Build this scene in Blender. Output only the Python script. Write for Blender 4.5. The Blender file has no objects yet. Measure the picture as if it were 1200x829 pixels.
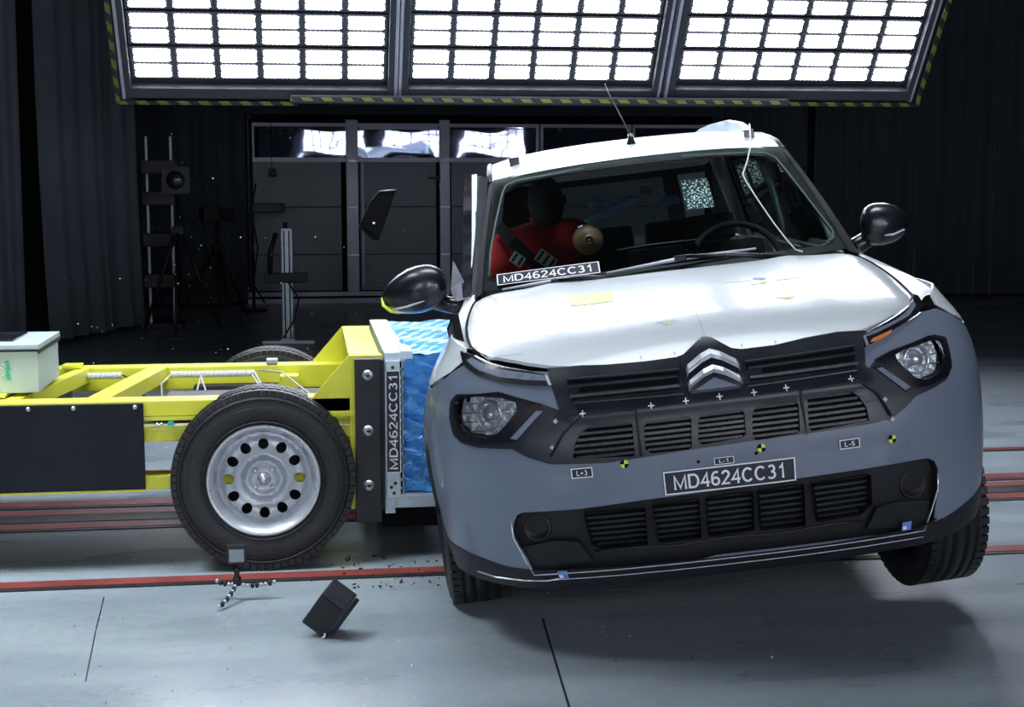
import bpy, bmesh, math, random
from mathutils import Vector, Matrix, Euler
from mathutils.geometry import delaunay_2d_cdt
random.seed(7)
SC = bpy.context.scene
COL = SC.collection
PI = math.pi
# ------------------------------------------------------------------ camera, world, exposure
cam = bpy.data.objects.new('camera', bpy.data.cameras.new('camera')); COL.objects.link(cam)
cam.location = (0, 0, 1.45)
cam.rotation_euler = (PI/2 - math.atan(204.5/1700), 0, -math.radians(8.0))
cam.data.sensor_width = 36; cam.data.lens = 1700/1200*36; cam.data.clip_end = 100
SC.camera = cam
W = bpy.data.worlds.new('world'); SC.world = W; W.use_nodes = True
W.node_tree.nodes['Background'].inputs[0].default_value = (.35, .5, .8, 1)
W.node_tree.nodes['Background'].inputs[1].default_value = .02
SC.view_settings.view_transform = 'Standard'; SC.view_settings.look = 'None'
SC.view_settings.exposure = 0.0; SC.view_settings.gamma = 1; SC.view_settings.use_curve_mapping = False
LED_POWER = 760     # watts of the upper half of each panel of that bank
LED_BACK = 20.0      # emission of the lamp bank behind the car
LED_FRONT = 16.0      # emission of the lamp bank behind the camera
def area_lamp(name, loc, target, sx, sy, power, col=(.86, .93, 1), spread=180):
    l = bpy.data.lights.new(name, 'AREA'); l.shape = 'RECTANGLE'; l.size = sx; l.size_y = sy
    l.energy = power; l.color = col; l.spread = math.radians(spread)
    o = bpy.data.objects.new(name, l); COL.objects.link(o); o.location = loc
    o.rotation_euler = (Vector(target)-Vector(loc)).to_track_quat('-Z', 'Y').to_euler(); return o
# ceiling lamp banks above the track
area_lamp('ceiling_lamp', (1.2, 5.0, 5.6), (1.2, 6.3, 1.2), 4.5, 1.4, 75, spread=75)
area_lamp('ceiling_lamp', (-2.7, 4.6, 5.0), (-1.4, 4.9, 0), 2.0, 1.6, 50, spread=56)

# ------------------------------------------------------------------ materials
def rgb(h):
    return h if isinstance(h, tuple) else tuple(((int(h[i:i+2], 16)/255)/12.92 if int(h[i:i+2], 16)/255 <= .04045 else ((int(h[i:i+2], 16)/255+.055)/1.055)**2.4) for i in (0, 2, 4))
def mat(name, col, rough=.5, metal=0, var=.0, vscale=8, bump=0, bscale=60, coat=0, spec=.5, emit=None, es=0, sheen=0):
    m = bpy.data.materials.new(name); m.use_nodes = True; nt = m.node_tree; b = nt.nodes['Principled BSDF']
    c = rgb(col); b.inputs['Base Color'].default_value = (*c, 1); b.inputs['Roughness'].default_value = rough
    b.inputs['Metallic'].default_value = metal; b.inputs['Coat Weight'].default_value = coat
    b.inputs['Coat Roughness'].default_value = .04
    b.inputs['Specular IOR Level'].default_value = spec; b.inputs['Sheen Weight'].default_value = sheen
    if emit: b.inputs['Emission Color'].default_value = (*emit, 1); b.inputs['Emission Strength'].default_value = es
    tc = nt.nodes.new('ShaderNodeTexCoord')
    if var:
        n = nt.nodes.new('ShaderNodeTexNoise'); n.inputs['Scale'].default_value = vscale; n.inputs['Detail'].default_value = 6
        nt.links.new(tc.outputs['Object'], n.inputs['Vector'])
        r = nt.nodes.new('ShaderNodeMapRange'); r.inputs[1].default_value = .3; r.inputs[2].default_value = .7
        r.inputs[3].default_value = 1-var; r.inputs[4].default_value = 1+var; nt.links.new(n.outputs['Fac'], r.inputs[0])
        mx = nt.nodes.new('ShaderNodeVectorMath'); mx.operation = 'SCALE'; mx.inputs[0].default_value = c
        nt.links.new(r.outputs[0], mx.inputs['Scale']); nt.links.new(mx.outputs[0], b.inputs['Base Color'])
        r2 = nt.nodes.new('ShaderNodeMapRange'); r2.inputs[1].default_value = .3; r2.inputs[2].default_value = .7
        r2.inputs[3].default_value = max(.02, rough-.08); r2.inputs[4].default_value = min(1, rough+.1)
        nt.links.new(n.outputs['Fac'], r2.inputs[0]); nt.links.new(r2.outputs[0], b.inputs['Roughness'])
    if bump:
        n = nt.nodes.new('ShaderNodeTexNoise'); n.inputs['Scale'].default_value = bscale; n.inputs['Detail'].default_value = 4
        nt.links.new(tc.outputs['Object'], n.inputs['Vector'])
        bp = nt.nodes.new('ShaderNodeBump'); bp.inputs['Strength'].default_value = bump; bp.inputs['Distance'].default_value = .01
        nt.links.new(n.outputs['Fac'], bp.inputs['Height']); nt.links.new(bp.outputs[0], b.inputs['Normal'])
    return m
def glass(name, tint=(.85, .93, .92), rough=0.0, spec=1.0, gc=1.0):
    m = bpy.data.materials.new(name); m.use_nodes = True; nt = m.node_tree; nt.nodes.clear()
    o = nt.nodes.new('ShaderNodeOutputMaterial'); t = nt.nodes.new('ShaderNodeBsdfTransparent'); g = nt.nodes.new('ShaderNodeBsdfGlossy')
    f = nt.nodes.new('ShaderNodeFresnel'); f.inputs[0].default_value = 1.0+.45*spec; mx = nt.nodes.new('ShaderNodeMixShader')
    t.inputs[0].default_value = (*tint, 1); g.inputs['Roughness'].default_value = rough; g.inputs[0].default_value = (gc, gc, gc, 1)
    nt.links.new(f.outputs[0], mx.inputs[0]); nt.links.new(t.outputs[0], mx.inputs[1]); nt.links.new(g.outputs[0], mx.inputs[2])
    nt.links.new(mx.outputs[0], o.inputs[0]); return m
M = dict(
 white=mat('white_car_paint', (.80, .86, .90), .28, coat=.6),
 grey=mat('slate_grey_paint', (.175, .212, .285), .34, coat=.4, var=.05, vscale=3),
 mask=mat('dark_grey_plastic', (.014, .018, .027), .36, var=.1, vscale=5, bump=.05, bscale=300),
 black=mat('black_plastic', (.008, .009, .012), .5, var=.1, vscale=6),
 deep=mat('matt_black', (.004, .004, .005), .8, var=.1, spec=.15),
 gloss=mat('gloss_black', (.007, .008, .012), .28, coat=.25, var=.05),
 slat=mat('satin_black_slat', (.016, .019, .024), .35, var=.05),
 chrome=mat('chrome', (.82, .85, .9), .22, .7, var=.02),
 refl=mat('lamp_reflector', (.95, .97, .98), .18, .55, bump=1.0, bscale=60),
 lens=glass('clear_lens', (.95, .97, .98), .02),
 wglass=glass('windscreen_glass', (.76, .84, .82), .0),
 drl=mat('light_guide', (.17, .21, .28), .3, coat=.5, var=.1, vscale=30),
 amber=mat('amber_lens', (.75, .22, .05), .3, var=.1, vscale=40),
 tyre=mat('tyre_rubber', (.010, .011, .013), .5, var=.25, vscale=14, bump=.3, bscale=120),
 rim=mat('silver_painted_steel', (.58, .61, .66), .3, .55, var=.05, vscale=9),
 disc=mat('dull_silver_steel', (.52, .55, .60), .36, .4, var=.06, vscale=9),
 sglass=glass('side_window_glass', (.80, .86, .84), .0, .3, .25),
 yellow=mat('yellow_paint', (.80, .80, .06), .38, var=.07, vscale=6, coat=.2),
 alu=mat('brushed_aluminium', (.48, .52, .58), .38, .6, var=.08, vscale=12),
 paleal=mat('pale_aluminium', (.62, .72, .78), .4, .35, var=.1, vscale=15),
 blue=mat('blue_film', (.12, .45, .98), .35, var=.18, vscale=9, coat=.2, bump=.12, bscale=25),
 plate=mat('black_steel_plate', (.012, .014, .02), .5, var=.25, vscale=9, bump=.1, bscale=90),
 panel=mat('black_panel', (.008, .010, .016), .6, spec=.25, var=.3, vscale=5, bump=.1, bscale=40),
 label=mat('dark_label_film', (.02, .026, .045), .35, var=.05),
 wtxt=mat('white_lettering', (.93, .95, .97), .5, var=.02),
 ytxt=mat('yellow_marking', (.75, .85, .08), .5, var=.02),
 ysticker=mat('pale_yellow_sticker', (.80, .80, .36), .5, var=.03),
 bsticker=mat('blue_sticker', (.15, .26, .62), .4, var=.1),
 cyan=mat('green_lettering', (.02, .50, .40), .5, var=.05),
 box=mat('light_grey_enamel', (.50, .60, .67), .4, var=.04),
 curtain=mat('grey_curtain_cloth', (.12, .135, .165), .9, var=.12, vscale=3, bump=.1, bscale=150, sheen=.2),
 curtaindark=mat('dark_curtain_cloth', (.055, .07, .085), .9, var=.12, vscale=3, bump=.1, bscale=150, sheen=.2),
 dglass=glass('tinted_rear_glass', (.38, .46, .44), .0, .5),
 padtrim=mat('pale_green_grey_trim', (.30, .42, .40), .5, var=.1),
 dark=mat('dark_wall_paint', (.06, .068, .08), .85, var=.2, vscale=2),
 doorpan=mat('dark_door_panel', (.27, .295, .33), .55, var=.08, vscale=4),
 frame=mat('grey_aluminium_frame', (.62, .63, .74), .45, .15, var=.08, vscale=8),
 mirr=mat('mirror_glass', (.30, .32, .36), .03, 1, bump=.35, bscale=5),
 mirrglass=mat('dark_pane', (.30, .33, .45), .02, 1),
 lampframe=mat('dark_lamp_frame', (.055, .06, .075), .5, .2, var=.1, vscale=8),
 red=mat('red_shirt_cloth', (.55, .02, .025), .8, var=.15, vscale=15, bump=.3, bscale=60),
 tan=mat('tan_rubber_skin', (.30, .19, .10), .45, var=.1, vscale=15),
 teal=mat('dark_teal_print', (.01, .10, .10), .5, var=.05),
 bluecloth=mat('blue_padding', (.32, .58, .98), .6, var=.15, vscale=12, bump=.2),
 rail=mat('red_floor_rail', (.20, .038, .032), .5, var=.3, vscale=5, bump=.1),
 slot=mat('rail_slot', (.012, .012, .014), .6, var=.1),
 wire=mat('pale_cable', (.55, .58, .60), .5, var=.05),
 bcable=mat('black_cable', (.015, .015, .018), .5, var=.05),
 bolt=mat('zinc_bolt', (.6, .62, .64), .3, .7, var=.1, vscale=30),
 seat=mat('dark_seat_cloth', (.02, .021, .025), .85, var=.2, vscale=12),
 inner=mat('dark_interior_plastic', (.022, .025, .028), .6, var=.15, vscale=6),
 trim=mat('grey_green_trim', (.06, .10, .095), .5, var=.1),
)
# floor: blue-grey coated concrete with scuffs
def floor_mat():
    m = mat('coated_concrete', (.27, .335, .385), .3, coat=.35); m.node_tree.nodes['Principled BSDF'].inputs['Coat Roughness'].default_value = .22; nt = m.node_tree; b = nt.nodes['Principled BSDF']
    tc = nt.nodes.new('ShaderNodeTexCoord')
    def noise(sc, det, vec=None, dist=0):
        n = nt.nodes.new('ShaderNodeTexNoise'); n.inputs['Scale'].default_value = sc; n.inputs['Detail'].default_value = det
        n.inputs['Distortion'].default_value = dist
        nt.links.new(vec or tc.outputs['Object'], n.inputs['Vector']); return n
    mp = nt.nodes.new('ShaderNodeMapping'); mp.inputs['Scale'].default_value = (.6, 2.2, 1); nt.links.new(tc.outputs['Object'], mp.inputs[0])
    n1 = noise(1.6, 7, mp.outputs[0]); n2 = noise(26, 5); n3 = noise(220, 2)
    cr = nt.nodes.new('ShaderNodeValToRGB'); cr.color_ramp.elements[0].position = .3; cr.color_ramp.elements[1].position = .72
    cr.color_ramp.elements[0].color = (.225, .285, .335, 1); cr.color_ramp.elements[1].color = (.31, .375, .42, 1)
    nt.links.new(n1.outputs['Fac'], cr.inputs[0])
    mx = nt.nodes.new('ShaderNodeMix'); mx.data_type = 'RGBA'; mx.blend_type = 'OVERLAY'; mx.inputs[0].default_value = .25
    nt.links.new(cr.outputs[0], mx.inputs[6]); nt.links.new(n2.outputs['Color'], mx.inputs[7])
    hsv = nt.nodes.new('ShaderNodeHueSaturation'); hsv.inputs['Saturation'].default_value = .8
    nt.links.new(mx.outputs[2], hsv.inputs['Color']); nt.links.new(hsv.outputs[0], b.inputs['Base Color'])
    r = nt.nodes.new('ShaderNodeMapRange'); r.inputs[1].default_value = .3; r.inputs[2].default_value = .7; r.inputs[3].default_value = .22; r.inputs[4].default_value = .42
    nt.links.new(n1.outputs['Fac'], r.inputs[0]); nt.links.new(r.outputs[0], b.inputs['Roughness'])
    bp = nt.nodes.new('ShaderNodeBump'); bp.inputs['Strength'].default_value = .12; bp.inputs['Distance'].default_value = .004
    nt.links.new(n3.outputs['Fac'], bp.inputs['Height']); nt.links.new(bp.outputs[0], b.inputs['Normal'])
    return m
M['floor'] = floor_mat()
# LED strip: rows of round diodes, each a small emitter
def led_mat(name, strength):
    m = bpy.data.materials.new(name); m.use_nodes = True; nt = m.node_tree; nt.nodes.clear()
    o = nt.nodes.new('ShaderNodeOutputMaterial'); e = nt.nodes.new('ShaderNodeEmission'); tc = nt.nodes.new('ShaderNodeTexCoord')
    sp = nt.nodes.new('ShaderNodeSeparateXYZ'); nt.links.new(tc.outputs['Object'], sp.inputs[0])
    def mth(op, a, bb=None):
        n = nt.nodes.new('ShaderNodeMath'); n.operation = op
        for i, v in enumerate((a, bb)):
            if v is None: continue
            if isinstance(v, (int, float)): n.inputs[i].default_value = v
            else: nt.links.new(v, n.inputs[i])
        return n.outputs[0]
    sx = mth('SINE', mth('MULTIPLY', sp.outputs[0], 2*PI/.0290)); sy = mth('SINE', mth('MULTIPLY', sp.outputs[2], 2*PI/.0270))
    p = mth('MULTIPLY', sx, sy); p = mth('ADD', mth('MULTIPLY', p, .5), .5)
    s = mth('ADD', mth('MULTIPLY', mth('POWER', p, 2.5), strength*2.2), .3)
    e.inputs[0].default_value = (.86, .90, 1, 1); nt.links.new(s, e.inputs[1]); nt.links.new(e.outputs[0], o.inputs[0]); return m
M['ledb'] = led_mat('led_strip_back', LED_BACK); M['ledf'] = led_mat('led_strip_front', LED_FRONT)
def hazard_mat():
    m = mat('hazard_tape', (.5, .5, .03), .5); nt = m.node_tree; b = nt.nodes['Principled BSDF']
    tc = nt.nodes.new('ShaderNodeTexCoord'); sp = nt.nodes.new('ShaderNodeSeparateXYZ'); nt.links.new(tc.outputs['Object'], sp.inputs[0])
    a = nt.nodes.new('ShaderNodeMath'); a.operation = 'ADD'; nt.links.new(sp.outputs[0], a.inputs[0]); nt.links.new(sp.outputs[2], a.inputs[1])
    d = nt.nodes.new('ShaderNodeMath'); d.operation = 'DIVIDE'; d.inputs[1].default_value = .135; nt.links.new(a.outputs[0], d.inputs[0])
    f = nt.nodes.new('ShaderNodeMath'); f.operation = 'FRACT'; nt.links.new(d.outputs[0], f.inputs[0])
    g = nt.nodes.new('ShaderNodeMath'); g.operation = 'GREATER_THAN'; g.inputs[1].default_value = .5; nt.links.new(f.outputs[0], g.inputs[0])
    mx = nt.nodes.new('ShaderNodeMix'); mx.data_type = 'RGBA'; mx.inputs[6].default_value = (.015, .015, .018, 1); mx.inputs[7].default_value = (.20, .20, .03, 1)
    nt.links.new(g.outputs[0], mx.inputs[0]); nt.links.new(mx.outputs[2], b.inputs['Base Color']); return m
M['hazard'] = hazard_mat()
def crazed_mat():
    m = mat('crazed_glass', (.5, .62, .58), .4); nt = m.node_tree; b = nt.nodes['Principled BSDF']
    tc = nt.nodes.new('ShaderNodeTexCoord'); v = nt.nodes.new('ShaderNodeTexVoronoi'); v.inputs['Scale'].default_value = 90
    nt.links.new(tc.outputs['Object'], v.inputs['Vector'])
    cr = nt.nodes.new('ShaderNodeValToRGB'); cr.color_ramp.elements[0].color = (.85, .95, .92, 1); cr.color_ramp.elements[1].color = (.02, .05, .05, 1)
    cr.color_ramp.elements[0].position = .15; cr.color_ramp.elements[1].position = .5
    nt.links.new(v.outputs['Distance'], cr.inputs[0]); nt.links.new(cr.outputs[0], b.inputs['Base Color'])
    o = [n for n in nt.nodes if n.type == 'OUTPUT_MATERIAL'][0]; t = nt.nodes.new('ShaderNodeBsdfTranslucent'); mx = nt.nodes.new('ShaderNodeMixShader')
    nt.links.new(cr.outputs[0], t.inputs[0]); mx.inputs[0].default_value = .75
    nt.links.new(b.outputs[0], mx.inputs[1]); nt.links.new(t.outputs[0], mx.inputs[2]); nt.links.new(mx.outputs[0], o.inputs[0]); return m
M['crazed'] = crazed_mat()

# ------------------------------------------------------------------ object helpers
def tag(o, label=None, cat=None, group=None, kind=None):
    if label: o['label'] = label
    if cat: o['category'] = cat
    if group: o['group'] = group
    if kind: o['kind'] = kind
    return o
def thing(name, label, cat, loc=(0, 0, 0), rot=(0, 0, 0), group=None):
    o = bpy.data.objects.new(name, None); o.empty_display_size = .1; COL.objects.link(o); o.location = loc; o.rotation_euler = rot
    return tag(o, label, cat, group)
def link(name, me, m, parent=None):
    o = bpy.data.objects.new(name, me); COL.objects.link(o)
    if m is not None: me.materials.append(M[m] if isinstance(m, str) else m)
    if parent: o.parent = parent
    return o
class MB:
    """collects vertices and faces of one mesh"""
    def __init__(s): s.v = []; s.f = []; s.sm = []; s.nrm = {}; s.keep = False
    def add(s, vs, fs, smooth=False):
        n = len(s.v); s.v += [tuple(v) for v in vs]; s.f += [tuple(i+n for i in f) for f in fs]; s.sm += [smooth]*len(fs); return s
    def box(s, x0, x1, y0, y1, z0, z1, mx=None, bev=0):
        if bev:
            b = min(bev, (x1-x0)*.45, (y1-y0)*.45, (z1-z0)*.45)
            bm = bmesh.new(); bmesh.ops.create_cube(bm, size=1)
            for v in bm.verts: v.co = Vector(((x0+x1)/2+v.co.x*(x1-x0), (y0+y1)/2+v.co.y*(y1-y0), (z0+z1)/2+v.co.z*(z1-z0)))
            bmesh.ops.bevel(bm, geom=bm.edges[:], offset=b, segments=2, affect='EDGES', profile=.7)
            vs = [v.co.copy() for v in bm.verts]; bm.verts.index_update(); fs = [[v.index for v in f.verts] for f in bm.faces]; bm.free()
        else:
            vs = [Vector((x, y, z)) for x in (x0, x1) for y in (y0, y1) for z in (z0, z1)]
            fs = [(0, 1, 3, 2), (4, 6, 7, 5), (0, 4, 5, 1), (2, 3, 7, 6), (0, 2, 6, 4), (1, 5, 7, 3)]
        if mx: vs = [mx @ v for v in vs]
        return s.add(vs, fs)
    def tube(s, pts, r, n=8, cap=True, smooth=True):
        pts = [Vector(p) for p in pts]; rs = r if isinstance(r, (list, tuple)) else [r]*len(pts)
        rings = []; up = None
        for i, p in enumerate(pts):
            d = (pts[min(i+1, len(pts)-1)]-pts[max(i-1, 0)]).normalized()
            if up is None: up = d.orthogonal().normalized()
            else: up = (up-d*up.dot(d)).normalized() if (up-d*up.dot(d)).length > 1e-6 else d.orthogonal().normalized()
            sd = d.cross(up); rings.append([p+(up*math.cos(2*PI*k/n)+sd*math.sin(2*PI*k/n))*rs[i] for k in range(n)])
        vs = [v for rg in rings for v in rg]; fs = []
        for i in range(len(pts)-1):
            for k in range(n): fs.append((i*n+k, i*n+(k+1) % n, (i+1)*n+(k+1) % n, (i+1)*n+k))
        s.add(vs, fs, smooth)
        if cap:
            m = len(s.v)-len(vs); s.f.append(tuple(m+k for k in range(n))[::-1]); s.f.append(tuple(m+(len(pts)-1)*n+k for k in range(n))); s.sm += [False, False]
        return s
    def lathe(s, prof, axis='y', n=32, c=(0, 0, 0), smooth=True, mx=None):
        """prof: (radius, along-axis) pairs"""
        vs = []
        for k in range(n):
            a = 2*PI*k/n
            for r, t in prof:
                u, v = r*math.cos(a), r*math.sin(a)
                p = {'y': (u, t, v), 'z': (u, v, t), 'x': (t, u, v)}[axis]; vs.append(Vector(p)+Vector(c))
        m = len(prof); fs = [(k*m+i, ((k+1) % n)*m+i, ((k+1) % n)*m+i+1, k*m+i+1) for k in range(n) for i in range(m-1)]
        if mx: vs = [mx @ v for v in vs]
        return s.add(vs, fs, smooth)
    def grid(s, fn, us, vs_, smooth=True):
        P = [fn(u, v) for u in us for v in vs_]; n = len(vs_)
        return s.add(P, [(i*n+j, (i+1)*n+j, (i+1)*n+j+1, i*n+j+1) for i in range(len(us)-1) for j in range(n-1)], smooth)
    def prism(s, poly, a0, a1, axis='y', mx=None):
        """poly in the two other coordinates, extruded from a0 to a1"""
        def P(u, v, a): return Vector({'y': (u, a, v), 'x': (a, u, v), 'z': (u, v, a)}[axis])
        n = len(poly); vs = [P(u, v, a0) for u, v in poly]+[P(u, v, a1) for u, v in poly]
        if mx: vs = [mx @ v for v in vs]
        return s.add(vs, [tuple(range(n))[::-1], tuple(range(n, 2*n))]+[(i, (i+1) % n, n+(i+1) % n, n+i) for i in range(n)])
    def mesh(s, name='mesh'):
        me = bpy.data.meshes.new(name); me.from_pydata(s.v, [], s.f); me.validate(); 
        if len(me.polygons) == len(s.sm): me.polygons.foreach_set('use_smooth', s.sm)
        if not s.keep:
            bm = bmesh.new(); bm.from_mesh(me); bmesh.ops.recalc_face_normals(bm, faces=bm.faces[:]); bm.to_mesh(me); bm.free()
        elif len(me.vertices) == len(s.v):      # true surface normals on draped skins
            me.normals_split_custom_set_from_vertices([s.nrm.get(i, (0, 0, 0)) for i in range(len(s.v))])
        return me
    def build(s, name, m, parent=None): return link(name, s.mesh(name), m, parent)
def lin(a, b, n): return [a+(b-a)*i/(n-1) for i in range(n)]
def inside(p, poly):
    x, y = p; c = False; n = len(poly)
    for i in range(n):
        (x1, y1), (x2, y2) = poly[i], poly[(i+1) % n]
        if (y1 > y) != (y2 > y) and x < (x2-x1)*(y-y1)/(y2-y1)+x1: c = not c
    return c
def area(poly): return sum(a[0]*b[1]-b[0]*a[1] for a, b in zip(poly, poly[1:]+poly[:1]))/2
def ccw(p): return list(p) if area(p) > 0 else list(p)[::-1]
def subdiv(poly, step):
    out = []
    for a, b in zip(poly, poly[1:]+poly[:1]):
        n = max(1, int(math.hypot(b[0]-a[0], b[1]-a[1])/step))
        out += [(a[0]+(b[0]-a[0])*k/n, a[1]+(b[1]-a[1])*k/n) for k in range(n)]
    return out
def rounded(poly, k=2):
    """corner cutting, keeps the outline but softens it"""
    for _ in range(k):
        out = []
        for a, b in zip(poly, poly[1:]+poly[:1]):
            out += [(a[0]*.8+b[0]*.2, a[1]*.8+b[1]*.2), (a[0]*.2+b[0]*.8, a[1]*.2+b[1]*.8)]
        poly = out
    return poly
def drape(fn, poly, step=.03, off=0.0, thick=.01, holes=(), mb=None, lift=None, stepv=None):
    """lay the outline poly (u, v) on the surface fn(u, v, off); give it thickness; cut the holes. Returns an MB"""
    mb = mb or MB(); loops = [subdiv(ccw(poly), step)]+[subdiv(ccw(h), step) for h in holes]
    co = []; ed = []
    for lp in loops:
        n = len(co); co += lp; ed += [(n+i, n+(i+1) % len(lp)) for i in range(len(lp))]
    us = [p[0] for p in poly]; vs = [p[1] for p in poly]; sv = stepv or step
    nu = int((max(us)-min(us))/step)+1; nv = int((max(vs)-min(vs))/sv)+1
    for i in range(1, nu):
        for j in range(1, nv):
            p = (min(us)+i*step+(.35*step if j % 2 else 0), min(vs)+j*sv)
            if inside(p, poly) and not any(inside(p, h) for h in holes): co.append(p)
    V, E, F, *_ = delaunay_2d_cdt([Vector(c) for c in co], ed, [], 0, 1e-6)
    tri = []
    for f in F:
        c = ((V[f[0]].x+V[f[1]].x+V[f[2]].x)/3, (V[f[0]].y+V[f[1]].y+V[f[2]].y)/3)
        if inside(c, poly) and not any(inside(c, h) for h in holes): tri.append(tuple(f))
    L = lift or (lambda u, v: 0)
    top = [fn(v.x, v.y, off+L(v.x, v.y)) for v in V]
    def nrm(x, y):
        h = .004; o = off+L(x, y)
        a = Vector(fn(x+h, y, off+L(x+h, y)))-Vector(fn(x-h, y, off+L(x-h, y))); b = Vector(fn(x, y+h, off+L(x, y+h)))-Vector(fn(x, y-h, off+L(x, y-h)))
        out = Vector(fn(x, y, o+.01))-Vector(fn(x, y, o)); n = a.cross(b)
        if n.length < 1e-12: return out.normalized()
        n.normalize(); return n if n.dot(out) >= 0 else -n
    ns = [nrm(v.x, v.y) for v in V]; mb.keep = True; base = len(mb.v)
    tri = [f if (Vector(top[f[1]])-Vector(top[f[0]])).cross(Vector(top[f[2]])-Vector(top[f[0]])).dot(ns[f[0]]) >= 0 else f[::-1] for f in tri]
    for i, n_ in enumerate(ns): mb.nrm[base+i] = tuple(n_)
    mb.add(top, tri, True)
    if thick:
        cnt = {}
        for f in tri:
            for a, b in ((f[0], f[1]), (f[1], f[2]), (f[2], f[0])):
                k = (min(a, b), max(a, b)); cnt.setdefault(k, []).append((a, b))
        be = [e[0] for e in cnt.values() if len(e) == 1]
        idx = {}
        vs2 = []
        for a, b in be:
            for q in (a, b):
                if q not in idx: idx[q] = len(vs2); vs2 += [fn(V[q].x, V[q].y, off+L(V[q].x, V[q].y)), fn(V[q].x, V[q].y, off-thick)]
        mb.add(vs2, [(idx[b], idx[a], idx[a]+1, idx[b]+1) for a, b in be], False)
        mb.add([fn(v.x, v.y, off-thick) for v in V], [f[::-1] for f in tri], True)
    return mb
def arc(cx, cy, rx, ry, a0, a1, n=12): return [(cx+rx*math.cos(math.radians(a0+(a1-a0)*k/n)), cy+ry*math.sin(math.radians(a0+(a1-a0)*k/n))) for k in range(n+1)]
# stroke lettering, cap height 1: width and strokes (centre lines)
T_ = .074
GLY = {
 'M': (.83, [[(T_, 0), (T_, 1-T_), (.415, .12), (.83-T_, 1-T_), (.83-T_, 0)]]),
 'D': (.72, [[(T_, T_), (T_, 1-T_), (.30, 1-T_)]+arc(.34, .5, .31, .435, 80, -80, 12)+[(.30, T_), (T_, T_), (T_, .1)]]),
 '4': (.56, [[(.41, 0), (.41, 1-T_), (.03, .30), (.56, .30)]]),
 '6': (.56, [arc(.28, .31, .215, .245, 0, 360, 20), [(.065, .31)]+arc(.33, .55, .265, .385, 180, 60, 8)]),
 '2': (.56, [arc(.28, .70, .20, .235, 170, -25, 12)+[(.06, T_), (.53, T_)]]),
 'C': (.72, [arc(.38, .5, .315, .435, 42, 318, 20)]),
 '3': (.56, [arc(.27, .725, .18, .21, 150, -70, 10)+[(.24, .52)], [(.24, .52)]+arc(.26, .29, .225, .225, 80, -150, 12)]),
 '1': (.56, [[(.12, .70), (.24, .78), (.34, .97), (.34, 0)]]),
 'L': (.55, [[(T_, 1), (T_, T_), (.53, T_)]]),
 '+': (.58, [[(.04, .45), (.54, .45)], [(.29, .2), (.29, .7)]]),
 '-': (.33, [[(.03, .36), (.30, .36)]]),
 '5': (.56, [[(.50, 1-T_), (.15, 1-T_), (.09, .50)]+arc(.28, .32, .215, .255, 130, -150, 14)]),
}
def text_pts(s, size):
    """flat mesh of a line of lettering: (x, y) points and faces, centred at 0, with width and height"""
    V, Fc, x0 = [], [], 0
    for ch in s:
        w, strokes = GLY[ch]
        for st in strokes:
            n = len(V); L = len(st)
            for i, p in enumerate(st):
                a, b = st[max(i-1, 0)], st[min(i+1, L-1)]
                d0 = Vector((p[0]-a[0], p[1]-a[1])); d1 = Vector((b[0]-p[0], b[1]-p[1]))
                if d0.length < 1e-6: d0 = d1
                if d1.length < 1e-6: d1 = d0
                d0, d1 = d0.normalized(), d1.normalized(); t = d0+d1
                t = t.normalized() if t.length > .05 else d1
                k = min(1/max(abs(t.dot(d1)), .4), 1.9); nx, ny = -t.y*T_*k, t.x*T_*k
                V += [(x0+p[0]+nx, p[1]+ny), (x0+p[0]-nx, p[1]-ny)]
            Fc += [(n+2*i, n+2*i+1, n+2*i+3, n+2*i+2) for i in range(L-1)]
        x0 += w+.10
    W_ = x0-.10
    return ([((x-W_/2)*size, (y-.5)*size) for x, y in V], Fc, W_*size, size)
def lettering(s, fn, w, h, mname, parent, name='lettering', mb=None):
    """fit the line s in w x h and map every vertex by fn(u, v) in metres"""
    vs, fs, tw, th = text_pts(s, 1.0); m = mb or MB()
    m.add([fn(x*w/tw, y*h/th) for x, y in vs], fs)
    return m.build(name, mname, parent) if parent is not None else m
# ------------------------------------------------------------------ surfaces of the car body (car frame: x across, y back from the nose, z up)
def interp(t,tab):
    if t<=tab[0][0]: return tab[0][1]
    for (a,va),(b,vb) in zip(tab,tab[1:]):
        if t<=b: return va+(vb-va)*(t-a)/(b-a)
    return tab[-1][1]
def smooth_tab(pts,n=12):
    # Catmull-Rom through (t,v) points (monotone t), resampled
    out=[]
    P=[pts[0]]+list(pts)+[pts[-1]]
    for i in range(1,len(P)-2):
        p0,p1,p2,p3=P[i-1],P[i],P[i+1],P[i+2]
        for k in range(n):
            u=k/n
            out.append(tuple(.5*((2*p1[j])+(-p0[j]+p2[j])*u+(2*p0[j]-5*p1[j]+4*p2[j]-p3[j])*u*u+(-p0[j]+3*p1[j]-3*p2[j]+p3[j])*u**3) for j in range(len(p1))))
    out.append(tuple(pts[-1]))
    return out
_plan=smooth_tab([(0,0),(.2,.004),(.4,.02),(.55,.05),(.66,.09),(.75,.15),(.82,.235),(.868,.35),(.888,.49),(.895,.64),(.895,1.0),(.895,1.5),(.895,4.25)],10)
_arc=[0]
for a,b in zip(_plan,_plan[1:]): _arc.append(_arc[-1]+math.hypot(b[0]-a[0],b[1]-a[1]))
_px=[(s,p[0]) for s,p in zip(_arc,_plan)]; _py=[(s,p[1]) for s,p in zip(_arc,_plan)]
_k=smooth_tab([(.18,.93),(.3,.965),(.4,.985),(.55,1.0),(.68,1.0),(.76,.992),(.82,.975),(.88,.945),(.93,.905),(.98,.868),(1.04,.835),(1.08,.81)])
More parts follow.
